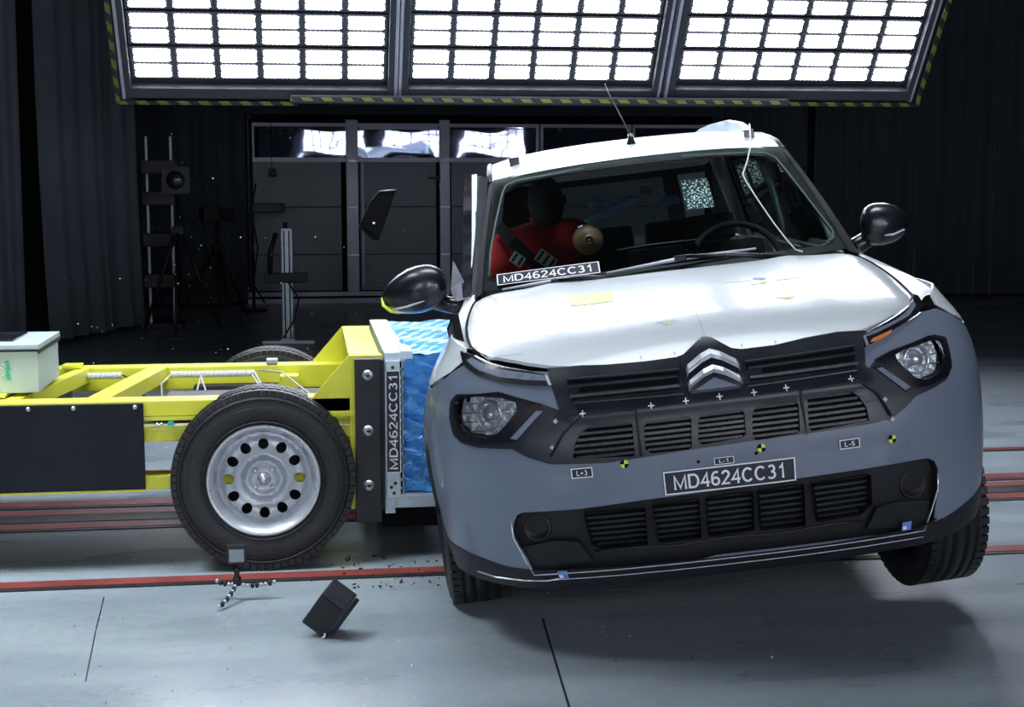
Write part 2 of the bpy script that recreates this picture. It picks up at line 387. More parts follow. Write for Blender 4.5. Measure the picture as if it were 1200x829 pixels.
_y0=smooth_tab([(.18,.12),(.25,.06),(.33,.035),(.45,.01),(.56,-.005),(.66,.0),(.74,.02),(.82,.045),(.88,.085),(.92,.12),(.97,.19),(1.04,.3),(1.08,.38)])
def B(s,z,off=0.0):
    """body skin: s = distance round the nose in plan, z = height; off = outward"""
    a=abs(s); sg=1 if s>=0 else -1
    def q(a,z):
        x=interp(a,_px); y=interp(a,_py)
        f=max(0,1-max(0,(a-.5))/.6)
        return x*interp(z,_k), y+interp(z,_y0)*f
    x,y=q(a,z)
    if off:
        x2,y2=q(a+.01,z); x1,y1=q(max(a-.01,0),z)
        tx,ty=x2-x1,y2-y1; L=math.hypot(tx,ty) or 1
        x+=off*ty/L; y-=off*tx/L
        if a<.01: pass
    return (sg*x,y,z)
_h0=smooth_tab([(.04,.84),(.08,.875),(.12,.905),(.18,.94),(.28,.972),(.45,1.005),(.75,1.055),(1.05,1.09),(1.3,1.10)])
def plan_y(x):
    for (x0,y0),(x1,y1) in zip(_plan,_plan[1:]):
        if x1>=x: return y0+(y1-y0)*((x-x0)/(x1-x0) if x1>x0 else 0)
    return .6
def Hd(x,y,off=0.0):
    a=abs(x); q=y-plan_y(min(a,.86))*max(.25,1-.5*max(0,y-.3))
    z=interp(q,_h0)-.03*(a/.75)**2-.05*max(0,(a-.62)/.14)**2
    # power-dome creases
    z+=.008*math.exp(-((a-.42)/.06)**2)*min(1,max(0,(y-.2)*3))
    return (x,y,z+off)
def WS(x,t,off=0.0):
    y=1.02+(1.73-1.02)*t+(.27+.1*t)*x*x
    z=1.075+(1.515-1.075)*t-.05*x*x*t-.02*x*x+.02*math.sin(math.pi*t)
    return (x,y-off*.52,z+off*.85)
_rf=smooth_tab([(1.70,1.50),(1.8,1.535),(2.0,1.575),(2.4,1.615),(3.0,1.625),(3.6,1.61),(4.05,1.555)])
def RF(x,y,off=0.0):
    w=.60
    ax=min(abs(x)/w,1.2)
    yy=y-(.37*x*x)*max(0,1-(y-1.7)/1.2)
    return (x,y,interp(yy,_rf)-.022*ax**2-.022*ax**6+off)
# ------------------------------------------------------------------ the room
def struct(name, mb, m, parent=None):
    o = mb.build(name, m, parent)
    if parent is None: o['kind'] = 'structure'
    return o
XL, XR, YB, YF, ZC = -6.5, 14.0, 17.6, -5.0, 6.2
floor = struct('floor', MB().grid(lambda x, y: (x, y, 0), [XL, -2, 0, 2, 6, XR], [YF, 2, 5, 8, 12, YB], False), 'floor')
struct('wall_back', MB().box(XL, XR, YB, YB+.2, 0, ZC), 'dark')
struct('wall_front', MB().box(XL, XR, YF-.2, YF, 0, ZC), 'dark')
struct('wall_left', MB().box(XL-.2, XL, YF, YB, 0, ZC), 'dark')
struct('wall_right', MB().box(XR, XR+.2, YF, YB, 0, ZC), 'dark')
struct('ceiling', MB().box(XL, XR, YF, YB, ZC, ZC+.2), 'dark')
# guide rails let in to the floor, running with the trolley
def rail(name, y0, y1, z, m): return MB().box(XL+.01, XR-.01, y0, y1, 0.0005, z).build(name, m, None)
for k, (y0, y1) in enumerate(((5.215, 5.295), (6.11, 6.21), (6.36, 6.45), (6.53, 6.64), (7.25, 7.30))):
    r = rail('trim_%d' % (k+1), y0, y1, .007, 'rail'); r['kind'] = 'structure'
    MB().box(XL+.02, XR-.02, y0-.03, y0-.001, .0005, .005).build('rail_slot', 'slot', r)
r = rail('trim_6', 6.24, 6.33, .004, 'slot'); r['kind'] = 'structure'
j = MB()
for pts in ([(.752, 4.62), (.742, 4.484), (.694, 3.8), (.66, 2.9)], [(-.725, 5.08), (-.70, 4.7), (-.66, 4.2)]):
    w = .0035 if pts[0][0] > 0 else .002
    for (xa, ya), (xb, yb) in zip(pts, pts[1:]):
        j.add([(xa-w, ya, .0008), (xa+w, ya, .0008), (xb+w, yb, .0008), (xb-w, yb, .0008)], [(0, 1, 2, 3)])
j.build('floor_joint', 'slot', floor)

# curtains: folded cloth hanging from the ceiling
def curtain(name, path, z0, z1, amp, pitch, label, group, slack=0.0, seed=0, m='curtain'):
    rnd = random.Random(seed); L = [0]
    for a, b in zip(path, path[1:]): L.append(L[-1]+math.hypot(b[0]-a[0], b[1]-a[1]))
    n = int(L[-1]/.022); ph = [rnd.uniform(.7, 1.3) for _ in range(400)]
    def fold(t):
        u = t/pitch; return math.sin(2*PI*u+1.7*math.sin(u*.9+seed))*(.65+.35*math.sin(u*1.9+seed))+.3*math.sin(5.1*u+seed)
    def fn(k, q):
        t = L[-1]*k/n; i = 0
        while i < len(L)-2 and L[i+1] < t: i += 1
        a, b = path[i], path[i+1]; f = (t-L[i])/(L[i+1]-L[i]); dx, dy = (b[0]-a[0])/(L[i+1]-L[i]), (b[1]-a[1])/(L[i+1]-L[i])
        x, y = a[0]+(b[0]-a[0])*f, a[1]+(b[1]-a[1])*f; d = amp*fold(t)*(1.15-.35*q)+slack*math.sin(q*2.4)*(1-q)
        z = z0+(z1-z0)*q; sway = (.10*(1-q)*math.sin(t*1.3+seed) if slack else 0)
        return (x-dy*d+sway*dx, y+dx*d, z)
    mb = MB().grid(fn, list(range(n+1)), lin(0, 1, 9))
    o = mb.build(name, m); sol = o.modifiers.new('thickness', 'SOLIDIFY'); sol.thickness = .006
    return tag(o, label, 'curtain', group)
curtain('curtain', [(-4.2, 12.3), (-2.36, 12.75)], .03, 5.6, .05, .17, 'pale grey pleated curtain at the left edge, the nearest one', None, .05, 1)
curtain('curtain', [(-2.22, 13.1), (-1.62, 14.4)], .05, 5.6, .06, .22, 'grey pleated curtain second from the left, its hem gathered behind the trolley', None, .10, 2)
curtain('curtain', [(-2.9, 16.6), (-1.0, 16.9), (-.72, 17.2)], .03, 5.6, .05, .20, 'dark curtain hanging behind the tripods, left of the sectional door', None, 0, 3, 'curtaindark')
curtain('curtain', [(4.9, 17.35), (6.05, 17.2)], .03, 5.6, .05, .24, 'dark curtain end between the sectional door and the long right curtain', None, 0, 4, 'curtaindark')
curtain('curtain', [(6.1, 17.1), (13.8, 17.0)], .03, 5.6, .06, .26, 'long dark curtain closing off the right side of the hall', None, 0, 5, 'curtaindark')

# sectional door with glazed row and a wicket door
yd = 17.25
door = struct('door_1', MB().box(-.72, 4.85, yd+.06, yd+.12, 0, 2.2), 'deep')
for (x0, x1) in ((-.62, .40), (.62, 1.52), (1.70, 4.8)):
    for z0, z1 in ((.14, .56), (.568, 1.12), (1.128, 1.66)):
        MB().box(x0, x1, yd+.03, yd+.06, z0, z1, bev=.006).build('door_panel', 'doorpan', door)
for x0, x1 in ((-.60, .46), (.60, 1.56), (1.68, 2.72), (2.80, 3.84), (3.92, 4.8)):
    f = MB()
    f.box(x0-.03, x1+.03, yd, yd+.05, 2.06, 2.10); f.box(x0-.03, x1+.03, yd, yd+.05, 1.65, 1.70); f.box(x0-.03, x0, yd, yd+.05, 1.70, 2.06); f.box(x1, x1+.03, yd, yd+.05, 1.70, 2.06)
    fr = f.build('window_frame', 'frame', door)
    w = MB().grid(lambda u, v: (u, yd+.03+-.02*(v-1.88)+.0002*math.sin(u*13+v*5)+.00008*math.sin(v*30+u*7), v), lin(x0, x1, 26), lin(1.70, 2.06, 12)); w.build('window_pane', 'mirrglass', fr)
for x0, x1 in ((.46, .60), (1.56, 1.68)):
    MB().box(x0, x1, yd-.02, yd+.05, .13, 2.14, bev=.008).build('door_post', 'frame', door)
MB().box(-.68, -.63, yd-.03, yd+.05, 0, 2.18, bev=.006).build('door_post', 'lampframe', door)
MB().box(.62, 1.54, yd-.005, yd+.04, 2.03, 2.07, bev=.004).build('wicket_frame', 'frame', door)
MB().box(.64, .66, yd-.005, yd+.04, .2, 1.66, bev=.004).build('wicket_frame', 'frame', door)
h = MB().box(1.42, 1.56, yd-.09, yd-.06, 1.45, 1.475, bev=.008).box(1.53, 1.56, yd-.07, yd+.03, 1.43, 1.50, bev=.005); h.build('door_handle', 'black', door)
MB().tube([(1.575, yd-.04, 1.37), (1.575, yd-.01, 1.37)], .025, 12).build('door_lock', 'frame', door)
for z in (.56, 1.12, 1.665, 2.12):
    for x in (.53, 1.62):
        MB().box(x-.06, x+.06, yd-.035, yd-.021, z-.015, z+.015, bev=.004).build('hinge', 'alu', door)
struct('trim_7', MB().box(-.7, 2.6, yd-.12, yd-.02, .0, .055, bev=.006), 'frame')
struct('trim_8', MB().box(-.7, 2.6, yd-.07, yd-.02, .08, .13, bev=.006), 'frame')
struct('trim_9', MB().box(-1.2, 5.0, yd-.02, yd+.12, 2.2, 2.9), 'dark')

# ------------------------------------------------------------------ lamp banks
PIT, RP = .278, .256
def strip_mesh(m):
    mb = MB(); w, h = .238, .094
    c = .012
    mb.prism([(c, 0), (w-c, 0), (w, c), (w-.006, h/2), (w, h-c), (w-c, h), (c, h), (0, h-c), (.006, h/2), (0, c)], -.004, .0)
    me = mb.mesh('led_strip'); me.materials.append(M[m]); return me
sb = strip_mesh('ledb')
fm = MB().box(-.02, .258, .002, .03, -.012, .228); tray_me = fm.mesh('lamp_module'); tray_me.materials.append(M['lampframe'])
def panel(x, label, nrows=7, left_tape=False, right_tape=False):
    t = thing('light_panel', label, 'light', (x, 10.0, 2.05+.006*(x+1.1)), (math.radians(35.6), 0, 0), 'LED light panels of the overhead bank')
    Wd = 6*PIT-.04; top = .09+nrows*RP
    f = MB(); f.box(-.07, Wd+.07, .03, .08, -.05, top+.1)
    f.build('back_plate', 'lampframe', t)
    e = MB()
    for a, b in ((-.07, -.03), (Wd+.03, Wd+.07)): e.box(a, b, -.05, .03, -.05, top+.1, bev=.008)
    e.box(-.03, Wd+.03, -.05, .03, -.05, .03, bev=.008); e.box(-.03, Wd+.03, -.05, .03, top+.02, top+.1, bev=.008)
    e.build('frame', 'lampframe', t)
    for x2 in (-.095, Wd+.071):
        g = MB().box(x2, x2+.024, -.03, .06, -.07, top+.1, bev=.004); g.build('carrier_rail', 'frame', t)
    for r_ in range(nrows):
        if r_ > 2: break
        for c in range(6):
            md = bpy.data.objects.new('lamp_module', tray_me); COL.objects.link(md); md.parent = t; md.location = (c*PIT, 0, .085+r_*RP)
            for q in (0, 1):
                s = bpy.data.objects.new('led_strip', sb); COL.objects.link(s); s.parent = md; s.location = (0, 0, q*.116+.003)
    mb = MB()
    for r_ in range(3, nrows):
        for c in range(6):
            for q in (0, 1): mb.add([(c*PIT+dx, -.004, .085+r_*RP+q*.11+dz) for dx, dz in ((0, 0), (.238, 0), (.238, .099), (0, .099))], [(0, 1, 2, 3)])
    if mb.v: mb.build('led_strip', 'ledb', t)
    l = bpy.data.lights.new('upper_rows', 'AREA'); l.shape = 'RECTANGLE'; l.size = 6*PIT-.04; l.size_y = (nrows-3)*RP; l.energy = LED_POWER; l.color = (.84, .91, 1); l.spread = math.radians(84)
    lo = bpy.data.objects.new('upper_rows', l); COL.objects.link(lo); lo.parent = t; lo.location = ((6*PIT-.04)/2, -.03, .085+(3+(nrows-3)/2)*RP); lo.rotation_euler = (PI/2, 0, 0)
    return t, Wd, top
p1 = panel(-1.105, 'bright LED light panel at the left of the overhead bank', left_tape=True)
p2 = panel(.72, 'bright LED light panel in the middle of the overhead bank, above the car roof')
p3 = panel(2.57, 'bright LED light panel at the right of the overhead bank', right_tape=True)
tz = MB(); tz.box(-.135, -.105, -.07, -.06, -.085, 1.95); tz.build('hazard_tape', 'hazard', p1[0])
tz = MB(); tz.box(-.135, 1.05, -.07, -.06, -.085, -.06); tz.build('hazard_tape', 'hazard', p1[0])
tz = MB(); tz.box(1.735, 1.765, -.07, -.06, -.085, 1.95); tz.build('hazard_tape', 'hazard', p3[0])
tz = MB(); tz.box(.72, 1.735, -.07, -.06, -.085, -.06); tz.build('hazard_tape', 'hazard', p3[0])
gb = MB().box(-.1, 3.35, 9.93, 10.05, 1.955, 2.01, bev=.01)
gb = tag(gb.build('bank_beam', 'lampframe'), 'dark steel beam with black and yellow tape under the light panels', 'beam')
MB().box(-.1, 3.35, 9.915, 9.929, 1.968, 1.993).build('hazard_tape', 'hazard', gb)
# the bank behind the camera, seen only as the reflection in the glazed row of the door; last panel is added to brighten headlight and trolley
for k in range(4):
    t = thing('light_panel', 'LED light panel behind the camera, mirrored in the '+('leftmost window of the glazed door row', 'door windows behind the car roof', 'far right of the glazed door row', 'headlight by the blue block, added to brighten that side and the trolley')[k], 'light', ((1.5, 3.5, 5.5, -1.75)[k], -2.2, 1.25), (math.radians(4), 0, PI), 'LED light panels behind the camera')
    MB().box(-.1, 1.78, .02, .08, -.06, 1.75).build('back_plate', 'lampframe', t)
    mb = MB()
    for r_ in range(6):
        for c in range(6): mb.add([(c*PIT+dx, -.004, .03+r_*.28+dz) for dx, dz in ((0, 0), (.238, 0), (.238, .24), (0, .24))], [(0, 1, 2, 3)])
    mb.build('led_strip', 'ledf', t)

# ------------------------------------------------------------------ things at the back of the hall
t = thing('column_stand', 'slotted aluminium column on a flat foot before the sectional door', 'stand', (-.185, 13.0, 0))
MB().box(-.05, .05, -.05, .05, .03, 1.02, bev=.012).build('column', 'paleal', t)
for x in (-.022, .022): MB().box(x-.006, x+.006, -.053, -.05, .03, 1.0).build('slot', 'black', t)
MB().box(-.23, .23, -.10, .10, 0, .03, bev=.006).build('foot', 'alu', t); MB().box(-.06, .06, -.12, .12, .031, .05, bev=.004).build('foot_plate', 'alu', t)
MB().box(-.20, .18, -.09, -.052, .54, .63, bev=.01).build('bracket', 'black', t)
MB().tube([(-.01, 0, 1.02), (-.01, 0, 1.07)], .02, 10).build('knob', 'black', t)
MB().tube([(-.15, -.07, .60), (-.14, -.08, .82), (-.09, -.07, .98)], .022, 8).build('grip', 'black', t)
MB().tube([(.0, -.1, .56), (.10, -.12, .40), (.06, -.1, .22), (-.04, -.14, .06)], .008, 6).build('cable', 'bcable', t)
def tripod(loc, h, label, head, spread=.38, rz=0.):
    t = thing('tripod', label, 'tripod', loc, (0, 0, rz))
    for k in range(3):
        a = 2*PI*k/3+.5; MB().tube([(.03*math.cos(a), .03*math.sin(a), h*.72), (spread*.6*math.cos(a), spread*.6*math.sin(a), h*.3), (spread*math.cos(a), spread*math.sin(a), .012)], [.02, .017, .013], 8).build('leg', 'black', t)
    MB().tube([(0, 0, h*.35), (0, 0, h)], .02, 10).build('centre_column', 'black', t)
    MB().box(-.05, .05, -.05, .05, h*.7, h*.76, bev=.01).build('collar', 'black', t)
    head(t, h); return t
def head_lamp(t, h):
    b = MB().box(-.11, .11, -.10, .12, h, h+.22, bev=.02); b.box(-.13, .13, -.12, -.1, h-.02, h+.24, bev=.01); b.build('lamp_head', 'black', t)
    MB().lathe([(0.0, -.135), (.07, -.135), (.085, -.122)], 'y', 24, (0, 0, h+.11)).build('lamp_glass', 'gloss', t)
def head_cam(t, h):
    MB().box(-.16, .16, -.09, .09, h, h+.14, bev=.02).build('camera_body', 'black', t)
    MB().lathe([(.05, -.2), (.055, -.09)], 'y', 20, (.05, 0, h+.07)).build('lens_barrel', 'gloss', t)
tripod((-1.20, 13.9, 0), 1.33, 'black tripod carrying a square grey lamp head beside the gathered curtain', head_lamp, .42)
tripod((-.92, 15.2, 0), 1.02, 'low black camera tripod in the dark between curtain and sectional door', head_cam, .45, .4)
t = thing('rack', 'tall dark equipment rack with two pale uprights behind the lamp tripod', 'rack', (-1.42, 14.5, 0))
for x in (-.11, .12): MB().box(x-.012, x+.012, -.015, .015, 0, 1.86, bev=.004).build('upright', 'frame', t)
for z in (.4, .8, 1.2, 1.5): MB().box(-.16, .16, -.08, .25, z, z+.13, bev=.01).build('rack_unit', 'black', t)
MB().box(-.2, .2, -.1, .3, .0, .05, bev=.01).build('base', 'black', t)
t = thing('camera_pole', 'slim pole with a black camera clamped across it, left of the sectional door', 'camera', (-.60, 16.2, 0))
MB().tube([(0, 0, 0), (0, 0, 2.1)], .018, 8).build('pole', 'black', t)
MB().box(-.02, .36, -.06, .06, 1.08, 1.19, bev=.02).build('camera_body', 'black', t)
MB().tube([(.05, -.06, 1.4), (.0, -.1, 1.1), (.06, -.1, .7), (.0, -.05, .3), (.12, -.05, .1)], .01, 6).build('cable', 'bcable', t)
MB().lathe([(0, 0), (.15, 0), (.15, .02), (.02, .03)], 'z', 20).build('base', 'black', t)
t = thing('hanging_camera', 'small black camera hung on a cord in front of the glazed door row', 'camera', (-.36, 15.6, 1.47))
MB().box(-.04, .05, -.04, .04, 0, .09, bev=.02).build('camera_body', 'black', t)
MB().tube([(0, 0, .09), (0, 0, 4.73)], .004, 5).build('cord', 'bcable', t)
MB().lathe([(.02, -.07), (.028, -.04)], 'y', 14, (.01, 0, .04)).build('lens_barrel', 'gloss', t)
# ------------------------------------------------------------------ the crash trolley (built in hall coordinates)
def put(mb, name, m, root, parent=None):
    o = root.location; mb.v = [(v[0]-o[0], v[1]-o[1], v[2]-o[2]) for v in mb.v]
    return mb.build(name, m, parent or root)
TR = thing('crash_trolley', 'yellow steel crash trolley on two tall wheels rammed into the car side', 'trolley', (-1.0, 6.0, 0))
XE = -3.0
b = MB().box(XE, .17, 5.45, 5.56, .575, .635, bev=.006); put(b, 'side_beam', 'yellow', TR)
b = MB().box(XE, .17, 5.445, 5.449, .56, .574); put(b, 'side_beam_lip', 'yellow', TR)
b = MB().box(XE, .17, 5.46, 5.56, .477, .530, bev=.006); put(b, 'middle_beam', 'yellow', TR)
b = MB().box(XE, .17, 5.46, 5.56, .296, .350, bev=.006); put(b, 'lower_beam', 'yellow', TR)
b = MB().box(XE, .17, 6.44, 6.55, .53, .635, bev=.006); put(b, 'side_beam', 'yellow', TR)
for q in ((.08, .17, 5.58, 5.66, .20, .575), (.08, .17, 6.36, 6.43, .20, .53)): put(MB().box(*q), 'post', 'yellow', TR)
for xa, xb, w in ((-1.13, -1.0, .055), (-.83, -.70, .085)):
    m = MB(); m.prism([(xa, 5.561), (xa+w, 5.561), (xb+w, 6.439), (xb, 6.439)], .575, .634, 'z'); put(m, 'cross_beam', 'yellow', TR)
# floor tray of the frame and dark equipment inside it
put(MB().box(XE, .07, 5.57, 6.43, .484, .495), 'floor_tray', 'deep', TR)
put(MB().box(-.50, -.14, 6.34, 6.43, .496, .56, bev=.008), 'battery_box', 'plate', TR)
put(MB().box(-2.0, -1.0, 5.9, 6.3, .496, .57, bev=.01), 'battery_box', 'plate', TR)
put(MB().box(-.60, .05, 5.63, 6.3, .496, .55, bev=.01), 'battery_box', 'plate', TR)
put(MB().box(-.13, -.05, 6.33, 6.43, .52, .60, bev=.006), 'bracket', 'yellow', TR)
# near black side panel with fixing screws
p = put(MB().box(XE, -.612, 5.425, 5.448, .305, .628, bev=.004), 'side_panel', 'panel', TR)
for x in (-1.55, -1.02, -.86, -.64):
    put(MB().lathe([(0, 5.418), (.008, 5.419), (.009, 5.425)], 'y', 10, (x, 0, .615)), 'screw', 'bolt', TR, p)
put(MB().box(XE, -.612, 5.43, 5.448, .296, .304), 'panel_edge', 'yellow', TR)
# gussets and bulkhead
for y0, y1 in ((5.45, 5.475), (6.52, 6.55)):
    m = MB(); m.prism([(-.02, .60), (.145, .79), (.25, .79), (.25, .575), (-.02, .575)], y0, y1, 'y'); put(m, 'gusset', 'yellow', TR)
for y0, y1 in ((5.449, 5.50), (6.50, 6.551)):
    m = MB(); m.box(.147, .27, y0, y1, .20 if y0 < 6 else .2, .792, bev=.004); put(m, 'upright', 'yellow', TR)
put(MB().box(.18, .205, 5.5, 6.52, .2, .785), 'bulkhead', 'yellow', TR)
put(MB().box(.145, .262, 5.476, 6.52, .775, .7949, bev=.003).box(.225, .262, 5.476, 6.52, .60, .775), 'bulkhead_cap', 'yellow', TR)
# black clamping plate with three big bolts
cp = put(MB().box(.166, .262, 5.40, 5.4485, .158, .782, bev=.005), 'clamping_plate', 'plate', TR)
for z in (.722, .512, .303):
    bo = put(MB().lathe([(0, 5.388), (.019, 5.389), (.020, 5.3995)], 'y', 20, (.213, 0, z)), 'bolt', 'bolt', TR, cp)
    m = MB(); m.lathe([(0, 5.379), (.006, 5.379), (.007, 5.388)], 'y', 8, (.213, 0, z)); m.box(.205, .221, 5.3865, 5.3885, z-.002, z+.002); put(m, 'bolt', 'plate', TR, cp)
put(MB().box(.262, .276, 5.42, 5.50, .2, .775, bev=.003), 'plate_edge', 'black', TR)
# pale bracket plate the block is screwed to
br = put(MB().box(.278, .36, 5.45, 6.75, .765, .80, bev=.004).box(.278, .315, 5.45, 6.75, .18, .765), 'carrier_plate', 'paleal', TR)
put(MB().box(.282, .336, 5.43, 5.449, .245, .77, bev=.003), 'carrier_flange', 'paleal', TR)
put(MB().box(.34, .385, 5.44, 5.62, .775, .806, bev=.003), 'corner_bracket', 'paleal', TR)
for x, z in ((.309, .745), (.300, .285), (.315, .30), (.31, .262)):
    put(MB().lathe([(0, 5.424), (.006, 5.425), (.007, 5.43)], 'y', 8, (x, 0, z)), 'screw', 'plate', TR)
nl = put(MB().box(.281, .337, 5.424, 5.429, .342, .734), 'number_label', 'label', TR)
m = MB()
for a in ((.281, .2842, .342, .734), (.3338, .337, .342, .734), (.281, .337, .342, .3452), (.281, .337, .7308, .734)): m.box(a[0], a[1], 5.4225, 5.424, a[2], a[3])
put(m, 'label_border', 'wtxt', TR, nl)
m = lettering('MD4624CC31', lambda u, v: (.309-v, 5.4225, .538+u), .365, .032, None, None); put(m, 'lettering', 'wtxt', TR, nl)
# comb of the honeycomb edge and the crumpled blue-wrapped block
m = MB()
for k in range(16): m.box(.337, .351, 5.485, 5.499, .265+k*.033, .273+k*.033)
m.box(.346, .352, 5.485, 5.4995, .25, .785); put(m, 'honeycomb_edge', 'paleal', TR)
put(MB().box(.3365, .3515, 5.50, 5.63, .25, .785), 'dark_gap', 'deep', TR)
def blue_xz(y, seed):
    rnd = random.Random(seed); return rnd
def block():
    mb = MB(); rnd = random.Random(4); rows = 44
    y0, y1, z0, z1 = 5.50, 6.85, .25, .787
    wr = [rnd.uniform(-.006, .006) for _ in range(rows+1)]; wr[rows//2+2] = .03; wr[rows//2+3] = -.004
    def near(u, k):
        z = z0+(z1-z0)*k/rows; x = .352+(.20)*u
        return (x+.006*math.sin(k*2.1), y0+wr[k]*(.5+u)+.008*math.sin(u*7+k*1.3)+.004*math.sin(u*23+k*.9), z+.006*math.sin(u*9+k*.6))
    mb.grid(near, lin(0, 1, 14), range(rows+1), False)
    def top(u, v):
        y = y0+(y1-y0)*v; x = .352+(.19+.12*v)*u
        return (x, y+.004*math.sin(u*6), z1+.012*math.sin(v*36+u*3)+.006*math.sin(v*90+u*8)-.012)
    mb.grid(top, lin(0, 1, 12), lin(0, 1, 60), False)
    mb.box(.353, .50, y0+.02, y1, z0, z1-.04)
    def face(u, k):
        z = z0+(z1-z0)*k/rows; y = y0+(y1-y0)*u
        return (.552+.11*u+wr[k]*1.2, y, z)
    mb.grid(face, lin(0, 1, 20), range(rows+1), False)
    return mb
put(block(), 'crumple_block', 'blue', TR)
put(MB().box(.278, .55, 5.47, 6.8, .195, .247, bev=.006), 'foot_plate', 'paleal', TR)
put(MB().box(.27, .50, 5.52, 6.8, .11, .19), 'underframe', 'deep', TR)
# corrugated cable sleeves and loose cables along the far beam
for x0, x1 in ((-1.04, -.80), (-.60, -.24)):
    m = MB(); n = int((x1-x0)/.009)
    for k in range(n): m.lathe([(.010, x0+k*.009), (.015, x0+k*.009+.002), (.015, x0+k*.009+.005), (.010, x0+k*.009+.007)], 'x', 8, (0, 6.40, .605))
    c = put(m, 'corrugated_sleeve', 'wtxt', TR); 
cabs = [[(-.60, 6.38, .605), (-.63, 6.3, .58), (-.62, 6.2, .52), (-.66, 6.1, .48), (-.72, 6.0, .46)], [(-.47, 6.39, .60), (-.49, 6.3, .52), (-.46, 6.28, .47), (-.44, 6.3, .53), (-.47, 6.38, .60)],
 [(-.24, 6.40, .61), (-.20, 6.3, .55), (-.13, 6.2, .49), (-.06, 6.15, .52)], [(-.22, 6.39, .62), (-.12, 6.3, .62), (-.03, 6.2, .56), (.03, 6.1, .53)], [(-.25, 6.38, .60), (-.18, 6.2, .52), (-.05, 6.1, .53), (.06, 6.0, .50)], [(-.80, 6.40, .605), (-.76, 6.36, .59), (-.70, 6.30, .52), (-.75, 6.2, .48)]]
for k, c in enumerate(cabs): put(MB().tube(c, .004, 6), 'cable', 'wire' if k != 5 else 'bcable', TR)
put(MB().box(-.19, -.14, 6.44, 6.50, .636, .66, bev=.006), 'clamp', 'alu', TR)
put(MB().box(-.60, -.42, 5.60, 5.65, .53, .545), 'terminal_strip', 'plate', TR)
put(MB().tube([(-.565, 5.44, .55), (-.56, 5.43, .543), (-.545, 5.44, .55)], .005, 6), 'plug', 'wire', TR); put(MB().box(-.525, -.505, 5.44, 5.46, .54, .556), 'plug', 'cyan', TR)
# plate carrying the grey cabinet
put(MB().box(XE, -1.13, 5.57, 6.42, .636, .648, bev=.003), 'deck_plate', 'yellow', TR)
put(MB().box(-1.06, -.98, 6.41, 6.50, .636, .652, bev=.004), 'clamp', 'yellow', TR)

